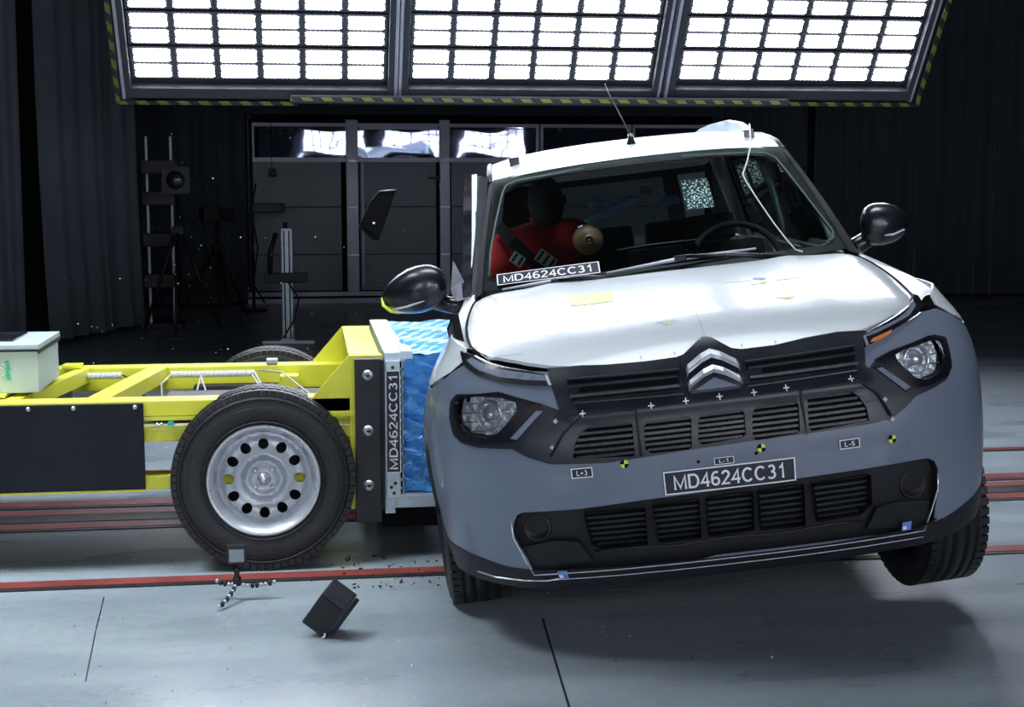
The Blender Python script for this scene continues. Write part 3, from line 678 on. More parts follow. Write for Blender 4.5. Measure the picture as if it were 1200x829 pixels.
def steel_wheel(parent, cx, cy, cz, outward, R=.337, tw=.20, rr=.199):
    """wheel with its axle along y; outward = -1 (towards the camera) or +1. Returns tyre, rim"""
    o = parent.location; c = (cx-o[0], cy-o[1], cz-o[2]); s = outward
    prof = [(rr-.004, -.075), (rr+.006, -.085), (rr+.03, -.10), (rr+.07, -.105), (R-.035, -.10), (R-.012, -.088), (R-.002, -.07), (R, -.04), (R, .04), (R-.002, .07), (R-.012, .088), (R-.035, .10), (rr+.05, .10), (rr, .08)]
    prof = [(r, t*tw/.20) for r, t in prof]
    ty = MB().lathe([(r, t*-s) for r, t in prof], 'y', 96, c).build('tyre', 'tyre', parent)
    tb = MB()
    for k in range(72):
        a = 2*PI*k/72
        mx = Matrix.Translation(c) @ Matrix.Rotation(a, 4, 'Y')
        for y0, y1, sh in ((-.094, -.055, 0), (-.045, -.005, .5), (.005, .045, 0), (.055, .094, .5)):
            y0, y1 = y0*tw/.2, y1*tw/.2
            r1 = R+.004 if abs(y0+y1) < .1 else R+.001
            mx2 = mx @ Matrix.Rotation(sh*2*PI/72, 4, 'Y')
            tb.box(-.0125, .0125, min(y0*s, y1*s), max(y0*s, y1*s), R-.02, r1, mx2)
    t = tb.build('tread_block', 'tyre', ty); t['kind'] = 'stuff'
    sd = MB()
    for rad, w in ((rr+.022, .003), (rr+.075, .002), (R-.03, .003)):
        n = 96; r_in, r_out = rad-w, rad+w; yy = s*(.103*tw/.2+.0015)
        sd.lathe([(r_in, s*.099*tw/.2), (r_in, yy), (r_out, yy), (r_out, s*.099*tw/.2)], 'y', n, c)
    sd.build('sidewall_ring', 'tyre', ty)
    # rim: flange + barrel
    f = MB().lathe([(rr+.008, s*.084), (rr+.012, s*.093), (rr+.006, s*.098), (rr-.004, s*.092), (rr-.012, s*.070), (rr-.022, s*.062), (rr-.026, s*.03), (rr-.03, -s*.09), (rr-.034, -s*.09), (rr-.03, s*.03)], 'y', 96, c)
    rim = f.build('rim', 'rim', parent)
    k_ = rr/.205
    dish = [(0, .050), (.018*k_, .050), (.026*k_, .046), (.045*k_, .046), (.062*k_, .056), (.070*k_, .058), (.078*k_, .044), (.090*k_, .034), (.11*k_, .040), (.130*k_, .050), (.152*k_, .046), (.168*k_, .030), (.180*k_, .030)]
    def fn(u, v, off):
        r = math.hypot(u, v); yy = dish[-1][1]
        for (a, va), (b_, vb) in zip(dish, dish[1:]):
            if r <= b_: yy = va+(vb-va)*(r-a)/(b_-a); break
        return (c[0]+u, c[1]+s*(yy+off), c[2]+v)
    holes = []
    for k in range(12):
        a = 2*PI*k/12; hx, hz = .135*k_*math.cos(a), .135*k_*math.sin(a)
        holes.append([(hx+(.0225*math.cos(q)*math.cos(a)-.020*math.sin(q)*math.sin(a))*k_, hz+(.0225*math.cos(q)*math.sin(a)+.020*math.sin(q)*math.cos(a))*k_) for q in [2*PI*j/14 for j in range(14)]])
    outer = [(.180*k_*math.cos(2*PI*j/72), .180*k_*math.sin(2*PI*j/72)) for j in range(72)]
    drape(fn, outer, .013, 0, .006, holes).build('wheel_disc', 'disc', rim)
    for k in range(4):
        a = 2*PI*k/4+PI/4; MB().lathe([(0, s*.066), (.007, s*.066), (.009, s*.062), (.009, s*.048)], 'y', 10, (c[0]+.045*k_*math.cos(a), c[1], c[2]+.045*k_*math.sin(a))).build('wheel_nut', 'bolt', rim)
    MB().lathe([(0, s*.09), (.010, s*.09), (.012, s*.084), (.012, s*.07), (.024, s*.068), (.026, s*.046)], 'y', 20, c).build('hub', 'bolt', rim)
    MB().lathe([(0, -s*.02), (.165*k_, -s*.02), (.165*k_, -s*.06)], 'y', 32, c).build('brake_drum', 'plate', rim)
    return ty, rim
for cy, s in ((5.34+.103, -1), (6.72, 1)):
    wl = bpy.data.objects.new('wheel', None); COL.objects.link(wl); wl.parent = TR; wl.location = (-.176+1.0, cy-6.0, .341)
    class _P: pass
    # build the wheel about the origin of its own Empty
    o_save = wl.location.copy(); wl.location = (0, 0, 0)
    steel_wheel(wl, 0, 0, 0, s); wl.location = o_save
put(MB().tube([(-.175, 5.55, .341), (-.175, 6.65, .341)], .03, 12), 'axle', 'plate', TR)

# grey control cabinet standing on the deck
cb = thing('control_cabinet', 'light grey control cabinet with green lettering on the trolley deck', 'cabinet', (-1.30, 5.86, .648))
MB().box(-.40, .285, -.24, .22, 0, .165, bev=.006).build('body', 'box', cb)
MB().box(-.41, .292, -.25, .23, .165, .185, bev=.005).build('lid', 'box', cb)
MB().box(-.36, .18, -.14, .16, .185, .192, bev=.003).build('window', 'gloss', cb)
hd = MB().box(.02, .10, -.10, -.02, .192, .207, bev=.006).box(.03, .05, -.12, -.10, .19, .2); hd.build('latch', 'black', cb)
MB().box(-.41, .29, -.252, -.25, .158, .166).box(.289, .293, -.25, .23, .15, .166).build('seal', 'black', cb)
for z in (.075, .115): MB().lathe([(0, -.243), (.005, -.243), (.006, -.24)], 'y', 10, (.157, 0, z-.01)).build('screw', 'bolt', cb)
m = MB()
for k in range(6): m.box(.172-.004*(k % 2), .186-.003*(k % 3), -.2418, -.2408, .052+k*.0125, .0625+k*.0125); m.box(.166, .171, -.2418, -.2408, .055+k*.0125, .058+k*.0125)
m.build('marking', 'cyan', cb)

# ------------------------------------------------------------------ debris
fl = thing('trim_fragment', 'black angular trim fragment flying through the air above the trolley', 'debris', (.2766, 5.5, 1.316))
pp = [(.054, .092), (-.008, .087), (-.04, .052), (-.082, -.035), (-.085, -.045), (-.036, -.092), (-.012, -.095), (.012, -.03)]
m = MB(); n = len(pp)
m.prism(pp, -.012, .012, 'y'); m.build('panel', 'deep', fl)
m = MB(); m.prism([(a*.8, b_*.8) for a, b_ in pp], -.02, -.0121, 'y'); m.build('inner_panel', 'deep', fl)
MB().tube([(-.015, .088, 0), (.054, .093, 0)], .003, 6).v
e = MB(); e.tube([(-.008, -.012, .089), (.054, -.012, .094)], .0025, 6); e.build('bright_edge', 'alu', fl)
MB().lathe([(0, -.026), (.005, -.024), (.005, -.02)], 'y', 8, (-.03, 0, -.03)).build('clip', 'wtxt', fl)
bx = thing('black_box', 'black plastic box tumbling above the floor in front of the trolley', 'box', (.056, 4.535, .088), (math.radians(18), math.radians(36), math.radians(-14)))
MB().box(-.052, .040, -.05, .05, -.075, .068, bev=.006).build('body', 'plate', bx)
MB().box(.0405, .056, -.045, .045, -.05, .06, bev=.004).build('cover', 'black', bx)
MB().box(-.044, .032, -.053, -.0505, -.066, .06, bev=.001).build('lid', 'black', bx)
MB().tube([(.03, -.06, -.066), (.035, -.06, -.06), (.03, -.055, -.05)], .003, 6).build('connector_pin', 'wtxt', bx)
# mini tripod with a small square camera, on the floor
mt = thing('mini_tripod', 'small bendy-legged tripod holding a square action camera on the floor', 'tripod', (-.262, 4.98, 0))
for pts in ([(0, 0, .062), (.03, -.01, .052), (.06, 0, .05), (.09, .0, .052), (.135, .0, .060)], [(0, 0, .062), (-.02, .01, .052), (-.05, .02, .055), (-.075, .02, .068)], [(0, 0, .06), (-.02, -.06, .035), (-.04, -.10, .02), (-.06, -.13, .012)]):
    for i, (a, b_) in enumerate(zip(pts, pts[1:])):
        a, b_ = Vector(a), Vector(b_); n = max(2, int((b_-a).length/.0125))
        for k in range(n):
            p_ = a.lerp(b_, (k+.5)/n); mb = MB(); rb = .0108 if (k+i) % 2 == 0 else .0075; mb.lathe([(0, -.0068), (rb*.75, -.006), (rb, 0), (rb*.75, .006), (0, .0068)], 'x', 10, p_)
            mb.build('leg_bead', 'black' if (k+i) % 2 == 0 else 'alu', mt)
MB().lathe([(0, .055), (.014, .058), (.014, .08), (.009, .084), (.009, .096), (.013, .10), (.013, .112), (.007, .116), (.007, .13), (0, .131)], 'z', 16).build('ball_head', 'black', mt)
MB().box(-.033, .033, -.014, .014, .130, .196, bev=.005).build('camera_body', 'black', mt)
MB().box(-.024, .026, -.0155, -.0141, .138, .182).build('camera_screen', 'doorpan', mt)
rg = thing('washer', 'tiny dark ring-shaped fragment in the air right of the trolley wheel', 'debris', (.125, 5.2, .075), (.3, .2, .5))
MB().lathe([(.006, -.003), (.011, -.003), (.011, .003), (.006, .003), (.006, -.003)], 'y', 14).build('ring', 'black', rg)
# window glass crumbs flying and lying about
rnd = random.Random(11); m = MB()
def crumb(p, s):
    v = [Vector(p)+Vector([rnd.uniform(-1, 1) for _ in range(3)])*s for _ in range(4)]
    m.add(v, [(0, 1, 2), (0, 3, 1), (1, 3, 2), (0, 2, 3)])
for _ in range(260):
    crumb((rnd.gauss(-.1, .55), rnd.uniform(5.2, 9.0), abs(rnd.gauss(.75, .33))+.02), rnd.uniform(.0015, .0045))
for _ in range(420):
    crumb((rnd.gauss(.2, .8), rnd.uniform(3.6, 6.4), .004), rnd.uniform(.0015, .0035))
g = m.build('glass_crumbs', 'wtxt'); tag(g, 'tiny bright crumbs of window glass flying and lying around the trolley', 'debris', kind='stuff')
m = MB()
for _ in range(120): crumb((rnd.gauss(.45, .22), rnd.uniform(5.0, 5.5), .006), rnd.uniform(.003, .011))
for _ in range(160): crumb((rnd.uniform(-.9, 1.6), rnd.uniform(3.2, 5.0), .004), rnd.uniform(.0015, .004))
g = m.build('plastic_splinters', 'black'); tag(g, 'dark plastic splinters scattered on the floor beside the car', 'debris', kind='stuff')
# ------------------------------------------------------------------ outlines on the body skin (s = way round the nose in metres, z = height)
MASK = [(-0.51, 0.883), (-0.489, 0.833), (-0.475, 0.799), (-0.463, 0.763), (-0.516, 0.785), (-0.581, 0.804), (-0.687, 0.829), (-0.824, 0.828), (-0.847, 0.809), (-0.847, 0.755), (-0.828, 0.706), (-0.792, 0.684), (-0.732, 0.671), (-0.615, 0.663), (-0.566, 0.634), (-0.506, 0.611), (-0.468, 0.608), (-0.339, 0.6), (-0.218, 0.606), (-0.113, 0.612), (0.03, 0.616), (0.135, 0.62), (0.24, 0.619), (0.442, 0.623), (0.508, 0.63), (0.553, 0.654), (0.592, 0.682), (0.659, 0.697), (0.714, 0.713), (0.749, 0.746), (0.757, 0.784), (0.768, 0.833), (0.724, 0.847), (0.622, 0.83), (0.561, 0.815), (0.498, 0.804), (0.465, 0.78), (0.456, 0.791), (0.472, 0.837), (0.504, 0.886), (0.419, 0.882), (0.308, 0.877), (0.207, 0.868), (0.102, 0.868), (0.072, 0.874), (0.017, 0.91), (-0.01, 0.915), (-0.044, 0.894), (-0.08, 0.872), (-0.104, 0.867), (-0.2, 0.865), (-0.32, 0.867), (-0.401, 0.872)]
LAMP_L = [(-0.822, 0.813), (-0.733, 0.822), (-0.649, 0.814), (-0.597, 0.798), (-0.594, 0.772), (-0.629, 0.734), (-0.665, 0.705), (-0.696, 0.699), (-0.768, 0.709), (-0.802, 0.733), (-0.816, 0.771)]
LAMP_R = [(0.558, 0.808), (0.589, 0.819), (0.648, 0.826), (0.716, 0.837), (0.729, 0.819), (0.725, 0.781), (0.716, 0.751), (0.688, 0.732), (0.637, 0.723), (0.603, 0.733), (0.577, 0.763), (0.559, 0.789)]
DIAG_L = [(-0.624, 0.689), (-0.6, 0.684), (-0.504, 0.773), (-0.528, 0.775)]
DIAG_R = [(0.477, 0.783), (0.498, 0.786), (0.585, 0.706), (0.561, 0.7)]
DRL_L = [(-0.896, 0.95), (-0.84, 0.915), (-0.755, 0.885), (-0.649, 0.857), (-0.561, 0.842), (-0.493, 0.835), (-0.52, 0.87), (-0.587, 0.885), (-0.664, 0.9), (-0.733, 0.916), (-0.814, 0.939)]
DRL_R = [(0.473, 0.841), (0.499, 0.879), (0.547, 0.892), (0.63, 0.914), (0.708, 0.936), (0.759, 0.958), (0.768, 0.967), (0.786, 0.962), (0.771, 0.933), (0.73, 0.918), (0.663, 0.898), (0.602, 0.882), (0.554, 0.865)]
IND_R = [(0.496, 0.853), (0.51, 0.862), (0.587, 0.88), (0.575, 0.87), (0.522, 0.854)]
UP1 = [(-0.435, 0.622), (-0.427, 0.663), (-0.405, 0.694), (-0.372, 0.713), (-0.252, 0.709), (-0.256, 0.616), (-0.263, 0.611)]
UP2 = [(-0.22, 0.694), (-0.207, 0.706), (-0.093, 0.709), (-0.081, 0.701), (-0.089, 0.62), (-0.097, 0.614), (-0.21, 0.615), (-0.223, 0.628)]
UP3 = [(-0.061, 0.696), (-0.05, 0.709), (0.066, 0.711), (0.074, 0.7), (0.071, 0.641), (0.06, 0.63), (-0.06, 0.624), (-0.069, 0.635)]
UP4 = [(0.096, 0.698), (0.109, 0.711), (0.224, 0.716), (0.234, 0.707), (0.228, 0.63), (0.218, 0.624), (0.097, 0.619), (0.089, 0.628)]
UP5 = [(0.262, 0.718), (0.271, 0.725), (0.395, 0.722), (0.415, 0.707), (0.433, 0.671), (0.435, 0.633), (0.264, 0.625), (0.254, 0.634)]
LOWER = [(-0.646, 0.44), (-0.632, 0.461), (-0.614, 0.468), (-0.433, 0.468), (-0.241, 0.477), (0.018, 0.483), (0.2, 0.489), (0.394, 0.491), (0.584, 0.493), (0.619, 0.491), (0.643, 0.479), (0.658, 0.453), (0.662, 0.396), (0.657, 0.333), (0.659, 0.284), (0.599, 0.274), (0.358, 0.278), (0.114, 0.279), (-0.046, 0.279), (-0.232, 0.248), (-0.396, 0.241), (-0.513, 0.236), (-0.618, 0.254), (-0.632, 0.323), (-0.655, 0.383), (-0.656, 0.416)]
LC1 = [(-0.428, 0.452), (-0.244, 0.449), (-0.251, 0.336), (-0.393, 0.333), (-0.421, 0.352)]
LC2 = [(-0.22, 0.455), (-0.083, 0.459), (-0.086, 0.338), (-0.216, 0.336)]
LC3 = [(-0.06, 0.46), (0.017, 0.463), (0.078, 0.461), (0.075, 0.343), (-0.063, 0.339)]
LC4 = [(0.095, 0.463), (0.23, 0.466), (0.231, 0.337), (0.096, 0.341)]
LC5 = [(0.257, 0.466), (0.433, 0.469), (0.438, 0.376), (0.403, 0.349), (0.27, 0.344)]
WSOUT = [(-0.669, 0.045), (-0.634, 0.492), (-0.588, 1.031), (-0.291, 0.963), (-0.001, 0.935), (0.277, 0.937), (0.58, 0.965), (0.628, 0.494), (0.66, 0.036), (0.274, 0.036), (-0.192, 0.028)]
WSIN = [(-0.65, 0.134), (-0.639, 0.296), (-0.603, 0.543), (-0.557, 0.831), (-0.541, 0.896), (-0.5, 0.923), (-0.231, 0.88), (0.167, 0.901), (0.435, 0.895), (0.518, 0.89), (0.547, 0.844), (0.573, 0.638), (0.642, 0.154), (0.636, 0.09), (0.614, 0.07), (0.3, 0.079)]
# ------------------------------------------------------------------ the car
CAR = thing('car', 'white and slate grey car with dark grille, struck from the side by the yellow trolley', 'car', (1.25525, 4.01540, .07052), (math.radians(-1.1113), math.radians(-6.7153), math.radians(-8.0137)))
def s_at_y(y):
    """arc position on the side where the plan depth is y"""
    for (s, yy) in _py:
        if yy >= y: return s
    return _py[-1][0]
S0 = s_at_y(1.0)-1.0       # on the straight side s = S0 + y
def side_s(y): return S0+y if y > .7 else s_at_y(y)
def arch(yc, zc, r, z_bot, n=16, sign=1):
    """points of a wheel arch cut from z_bot up and over, in (s, z)"""
    out = []
    for k in range(n+1):
        a = PI-PI*k/n; y, z = yc+r*math.cos(a), zc+r*math.sin(a)*1.0
        out.append((side_s(y), max(z, z_bot)))
    return out
ARF = arch(.85, .34, .375, .24); ARR = arch(3.52, .34, .375, .24)
# --- grey bumper skin with its holes (mask area and lower mouth left open)
half_top = [(.90, .862), (.96, .85), (1.05, .835), (side_s(1.02), .80)]
skin = []
def mirror(l): return [(-a, b) for a, b in l]
top_mid = [(0.5, .83), (.60, .885), (.70, .915), (.80, .925)]
right = [(0, .262), (.30, .262), (.60, .268), (.70, .285), (.80, .31), (.92, .33)]+[(side_s(y), z) for y, z in ((.475, .345), (.49, .45), (.53, .54), (.60, .62), (.70, .685), (.80, .712))]+[(side_s(.92), .80), (1.05, .83), (.95, .858), (.90, .885), (.83, .915), (.74, .913), (.62, .885), (.50, .872), (.44, .868), (.43, .80), (.30, .79), (0, .79)]
skin = right+mirror(right[1:-1])[::-1]
BUMP = drape(B, skin, .03, 0, .006, [[(-.437, .609), (-.33, .604), (-.2, .609), (-.1, .6125), (.03, .6175), (.13, .617), (.24, .6205), (.44, .6255), (.44, .76), (-.437, .76)], LOWER, [(s*1.0, z) for s, z in LAMP_L], LAMP_R])
BUMP.build('bumper', 'grey', CAR)
# --- dark mask: upper grille band, upper openings, lamp surrounds
def mask_lift(s, z): return .005+.012*max(0, 1-abs(z-.745)/.035)*(1 if abs(s) < .42 else max(0, 1-(abs(s)-.42)/.05))
def shrink(p, k):
    cx = sum(a for a, b in p)/len(p); cy = sum(b for a, b in p)/len(p); return [(cx+(a-cx)*k, cy+(b-cy)*k) for a, b in p]
UPS = [UP1, UP2, UP3, UP4, UP5]
MASK2 = [(s, z+.010 if (z > .86 and abs(s) < .5) else z) for s, z in MASK]
drape(B, MASK2, .022, 0, .02, UPS+[LAMP_L, LAMP_R], lift=mask_lift).build('front_mask', 'mask', CAR)
# raised rims round the outer grille pieces
for pts in ([(-.50, .635), (-.455, .70), (-.40, .745), (-.24, .745), (-.238, .612)], [(.243, .745), (.246, .618), (.246, .745), (.42, .752), (.47, .71), (.50, .64)]):
    MB().tube([B(s, z, .014) for s, z in pts], .0035, 6).build('grille_surround', 'black', CAR)
def s_range(poly, z):
    xs = []
    for (x1, y1), (x2, y2) in zip(poly, poly[1:]+poly[:1]):
        if (y1 > z) != (y2 > z): xs.append(x1+(x2-x1)*(z-y1)/(y2-y1))
    return (min(xs), max(xs)) if len(xs) >= 2 else None
def grille(poly, n, name, back=-.06, off=-.004, zt=.0038, slatname='slat'):
    g = drape(B, shrink(poly, 1.04), .05, back, .005).build(name, 'deep', CAR)
    w = MB(); pp = subdiv(ccw(poly), .03)
    for a, b in zip(pp, pp[1:]+pp[:1]): w.add([B(*a, 0), B(*b, 0), B(*b, back), B(*a, back)], [(0, 1, 2, 3)])
    w.build('grille_wall', 'black', g)
    zs = [z for _, z in poly]; z0, z1 = min(zs), max(zs)
    for k in range(n):
        z = z0+(z1-z0)*(k+.62)/n; r = s_range(poly, z)
        if not r or r[1]-r[0] < .03: continue
        m = MB(); a, b = r[0]+.001, r[1]-.001; N = 5; vs = []
        for i in range(N):
            s = a+(b-a)*i/(N-1)
            vs += [B(s, z-zt, off), B(s, z+zt, off), B(s, z+zt*2.6, off-.028), B(s, z+zt*.8, off-.028)]
        fs = [(i*4+q, i*4+(q+1) % 4, i*4+4+(q+1) % 4, i*4+4+q) for i in range(N-1) for q in range(4)]+[(0, 1, 2, 3), tuple(4*(N-1)+q for q in (3, 2, 1, 0))]
        m.add(vs, fs); m.build(slatname, 'slat', g)
    return g
for p in UPS: grille(p, 6, 'upper_grille')
# honeycomb mesh of the left opening
m = MB()
for k in range(13):
    s = -.425+k*.0135; m.tube([B(s, .622, -.02), B(s, .682 if k > 1 else .65, -.02)], .0018, 4)
for k in range(5): m.tube([B(-.425, .63+k*.012, -.02), B(-.26, .63+k*.012, -.02)], .0018, 4)
m.build('honeycomb_mesh', 'slat', CAR)
# black bars of the upper band either side of the emblem
def bar(pts, w, name='band_bar', mname='mask', off=.006, parent=None):
    m = MB(); vs = []
    for s, z in pts: vs += [B(s, z-w, off-.004), B(s, z-w*.6, off+.005), B(s, z+w*.6, off+.006), B(s, z+w, off-.004)]
    m.add(vs, [(i*4+q, i*4+(q+1) % 4, i*4+4+(q+1) % 4, i*4+4+q) for i in range(len(pts)-1) for q in range(4)]+[(0, 1, 2, 3)]); return m.build(name, mname, parent or CAR)
for sg in (-1, 1):
    def seg(za, zb, s0, s1): return [(sg*(s0+(s1-s0)*k/8), za+(zb-za)*k/8) for k in range(9)]
    bar(seg(.843, .849, .10, .445), .0035, off=.010); bar(seg(.826, .829, .105, .44), .0045, off=.014); bar(seg(.800, .802, .105, .43), .0065, off=.014)
    o = bar(seg(.776, .783, .095, .42), .0035, off=.018)
    d = [(sg*.10, .84), (sg*.44, .845), (sg*.425, .79), (sg*.105, .788)]
    drape(B, d, .04, .0065, .001).build('band_recess', 'deep', CAR)
# --- emblem: two nested chevrons
def chev(pts_o, w, off, name, mname):
    m = MB(); n = len(pts_o)
    r1 = [B(s, z, off) for s, z in pts_o]; r2 = [B(s, z-w*.5, off+.010) for s, z in pts_o]; r3 = [B(s, z-w, off) for s, z in pts_o]
    m.add(r1+r2+r3, [(i, i+1, n+i+1, n+i) for i in range(n-1)]+[(n+i, n+i+1, 2*n+i+1, 2*n+i) for i in range(n-1)]+[(0, n, 2*n), (n-1, 3*n-1, 2*n-1)], False)
    return m.build(name, mname, EMB)
drape(B, [(-.095, .872), (-.088, .80), (-.072, .772), (.072, .772), (.088, .80), (.095, .872), (.07, .876), (.02, .913), (-.02, .913), (-.07, .876)], .02, .012, .014).build('emblem_recess', 'mask', CAR)
EMB = bpy.data.objects.new('chevron_emblem', None); COL.objects.link(EMB); EMB.parent = CAR
c1 = [(-.080, .846), (-.074, .856), (-.03, .881), (0, .892), (.03, .882), (.074, .856), (.080, .846)]
c2 = [(-.080, .802), (-.074, .812), (-.03, .838), (0, .848), (.03, .838), (.074, .812), (.080, .802)]
chev([(s, z) for s, z in c1], .025, .022, 'chevron', 'chrome'); chev([(s, z) for s, z in c2], .022, .022, 'chevron', 'chrome')
drape(B, [(-.062, .781), (0, .812), (.066, .781)], .02, .020, .004).build('emblem_triangle', 'grey', EMB)
# --- headlights
def headlight(poly, sg, bez):
    cx = sum(a for a, b in poly)/len(poly); cz = sum(b for a, b in poly)/len(poly)
    hl = drape(B, shrink(poly, 1.05), .03, -.05, .004).build('headlight', 'deep', CAR)
    w = MB(); pp = subdiv(ccw(poly), .02)
    for a, b in zip(pp, pp[1:]+pp[:1]): w.add([B(*a, .004), B(*b, .004), B(*b, -.05), B(*a, -.05)], [(0, 1, 2, 3)])
    w.build('lamp_wall', 'gloss', hl)
    rnd = random.Random(3)
    small = shrink(poly, .96)
    def refl(s, z, off):
        d = math.hypot(s-cx, (z-cz)*1.3); i = int((s-cx)/.022+50); j = int((z-cz)/.02+50)
        return B(s, z, -.034+1.9*d*d+.0055*math.sin(i*12.9+j*7.3)*math.sin((s-cx)/.022*PI+j)+off)
    drape(refl, small, .011, 0, .002).build('reflector', 'refl', hl)
    c = Vector(B(cx-.01*sg, cz, -.03)); 
    n = (Vector(B(cx, cz, .02))-Vector(B(cx, cz, -.02))).normalized()
    mx = Matrix.Translation(c) @ n.to_track_quat('-Y', 'Z').to_matrix().to_4x4()
    MB().lathe([(0, -.024), (.012, -.023), (.019, -.018), (.021, -.010), (.026, -.008), (.030, 0)], 'y', 24, mx=mx).build('bulb_shield', 'chrome', hl)
    MB().lathe([(.040, -.012), (.044, -.018), (.046, -.012), (.046, 0)], 'y', 28, mx=mx).build('reflector_ring', 'chrome', hl)
    for k in range(4):
        z = cz-.045+k*.027; r = s_range(small, z)
        if r: MB().tube([B(r[0]+.008, z, -.008), B((r[0]+r[1])/2, z, -.02), B(r[1]-.008, z, -.008)], .0018, 5).build('lamp_rib', 'chrome', hl)
    drape(B, bez, .02, .0085, .006, [poly]).build('lamp_bezel', 'gloss', hl)
    drape(B, poly, .02, .008, .003).build('lens', 'lens', hl)
    return hl
headlight(LAMP_L, -1, [(-.828, .80), (-.815, .824), (-.66, .832), (-.575, .805), (-.515, .786), (-.60, .684), (-.70, .684), (-.79, .693), (-.822, .72)])
headlight(LAMP_R, 1, [(.49, .803), (.55, .822), (.61, .832), (.70, .847), (.742, .83), (.745, .76), (.72, .724), (.64, .706), (.577, .705)])
def strip(poly, name, inner):
    o = drape(B, poly, .02, .012, .01).build(name, 'gloss', CAR)
    return o
d1 = strip(DIAG_L, 'light_blade', 0); d2 = strip(DIAG_R, 'light_blade', 0)
drape(B, shrink(DIAG_L, .86), .02, .0135, .001).build('light_guide', 'drl', d1); drape(B, shrink(DIAG_R, .86), .02, .0135, .001).build('light_guide', 'drl', d2)
u1 = drape(B, DRL_L, .02, .010, .012).build('upper_light', 'gloss', CAR); u2 = drape(B, DRL_R, .02, .010, .012).build('upper_light', 'gloss', CAR)
drape(B, [(-.83, .925), (-.755, .897), (-.66, .872), (-.57, .858), (-.50, .850), (-.515, .866), (-.585, .879), (-.665, .893), (-.735, .909), (-.81, .932)], .02, .0115, .001).build('light_guide', 'drl', u1)
drape(B, [(.487, .868), (.497, .877), (.547, .888), (.63, .907), (.70, .93), (.745, .953), (.735, .936), (.68, .912), (.60, .893), (.54, .878)], .02, .0115, .001).build('light_guide', 'drl', u2)
drape(B, IND_R, .02, .0125, .002).build('indicator', 'amber', u2)
drape(B, [(.478, .845), (.484, .872), (.492, .875), (.488, .847)], .02, .0125, .002).build('chrome_tip', 'chrome', u2)
drape(B, [(-.488, .838), (-.506, .866), (-.514, .866), (-.498, .838)], .02, .0125, .002).build('chrome_tip', 'chrome', u1)
# --- lower mouth
lw = drape(B, shrink(LOWER, 1.02), .05, -.075, .005).build('lower_intake', 'deep', CAR)
w = MB(); pp = subdiv(ccw(LOWER), .03)
for a, b in zip(pp, pp[1:]+pp[:1]): w.add([B(*a, -.001), B(*b, -.001), B(*b, -.075), B(*a, -.075)], [(0, 1, 2, 3)])
w.build('intake_wall', 'black', lw)
LCS = [LC1, LC2, LC3, LC4, LC5]
drape(B, LOWER, .03, -.03, .01, LCS).build('intake_frame', 'black', lw)
for p in LCS: grille(p, 7, 'lower_grille', back=-.07, off=-.034, zt=.0036)
for sg in (-1, 1):
    c = Vector(B(sg*.585, .412, -.024)); n = (Vector(B(sg*.585, .405, .02))-Vector(B(sg*.585, .405, -.02))).normalized()
    mx = Matrix.Translation(c) @ n.to_track_quat('-Y', 'Z').to_matrix().to_4x4()
    MB().lathe([(0, .012), (.030, .009), (.036, -.002), (.041, -.004), (.044, .012)], 'y', 28, mx=mx).build('fog_lamp_blank', 'black', lw)
    drape(B, [(sg*.43, .30), (sg*.46, .36), (sg*.53, .37), (sg*.64, .355), (sg*.648, .29), (sg*.60, .275)], .03, -.012, .01).build('intake_cheek', 'black', lw)
    # bright edge of the mouth
    MB().tube([B(sg*s, z, .002) for s, z in ((.656, .44), (.659, .39), (.640, .32), (.625, .268))], .0028, 6).build('intake_edge', 'chrome', lw)
MB().tube([B(-.42+.84*k/16, .322+.004*math.sin(k), -.026) for k in range(17)], .0028, 5).build('intake_lip', 'slat', lw)
# lower valance and splitter
val = [(0, .272), (.30, .272), (.60, .280), (.70, .292), (.80, .318), (.92, .338), (side_s(.475), .352), (side_s(.475), .262), (.92, .25), (.80, .238), (.62, .215), (.30, .21), (0, .21)]
val = val+mirror(val[1:-1])[::-1]
drape(B, val, .04, .004, .02).build('lower_valance', 'black', CAR)
MB().tube([B(-.62+1.24*k/24, .268, .014) for k in range(25)], .0016, 6).build('splitter_edge', 'frame', CAR)
MB().tube([B(-.62+1.24*k/24, .247, .012) for k in range(25)], .0014, 6).build('splitter_edge', 'frame', CAR)
MB().tube([B(s, z, .008) for s, z in ((-.84, .272), (-.76, .258), (-.66, .248), (-.58, .244), (-.54, .252))], .0028, 6).build('splitter_end', 'chrome', CAR)
MB().tube([B(s, z, .008) for s, z in ((.54, .262), (.58, .266), (.66, .298))], .0028, 6).build('splitter_end', 'slat', CAR)
for s, z in ((-.528, .264), (.551, .294)):
    o = drape(B, [(s-.015, z-.013), (s+.015, z-.013), (s+.015, z+.013), (s-.015, z+.013)], .03, .016, .004).build('blue_marker', 'bsticker', CAR)
    drape(B, [(s-.012, z-.011), (s, z-.011), (s-.002, z), (s-.013, z)], .03, .0165, .001).build('marker_field', 'wtxt', o)
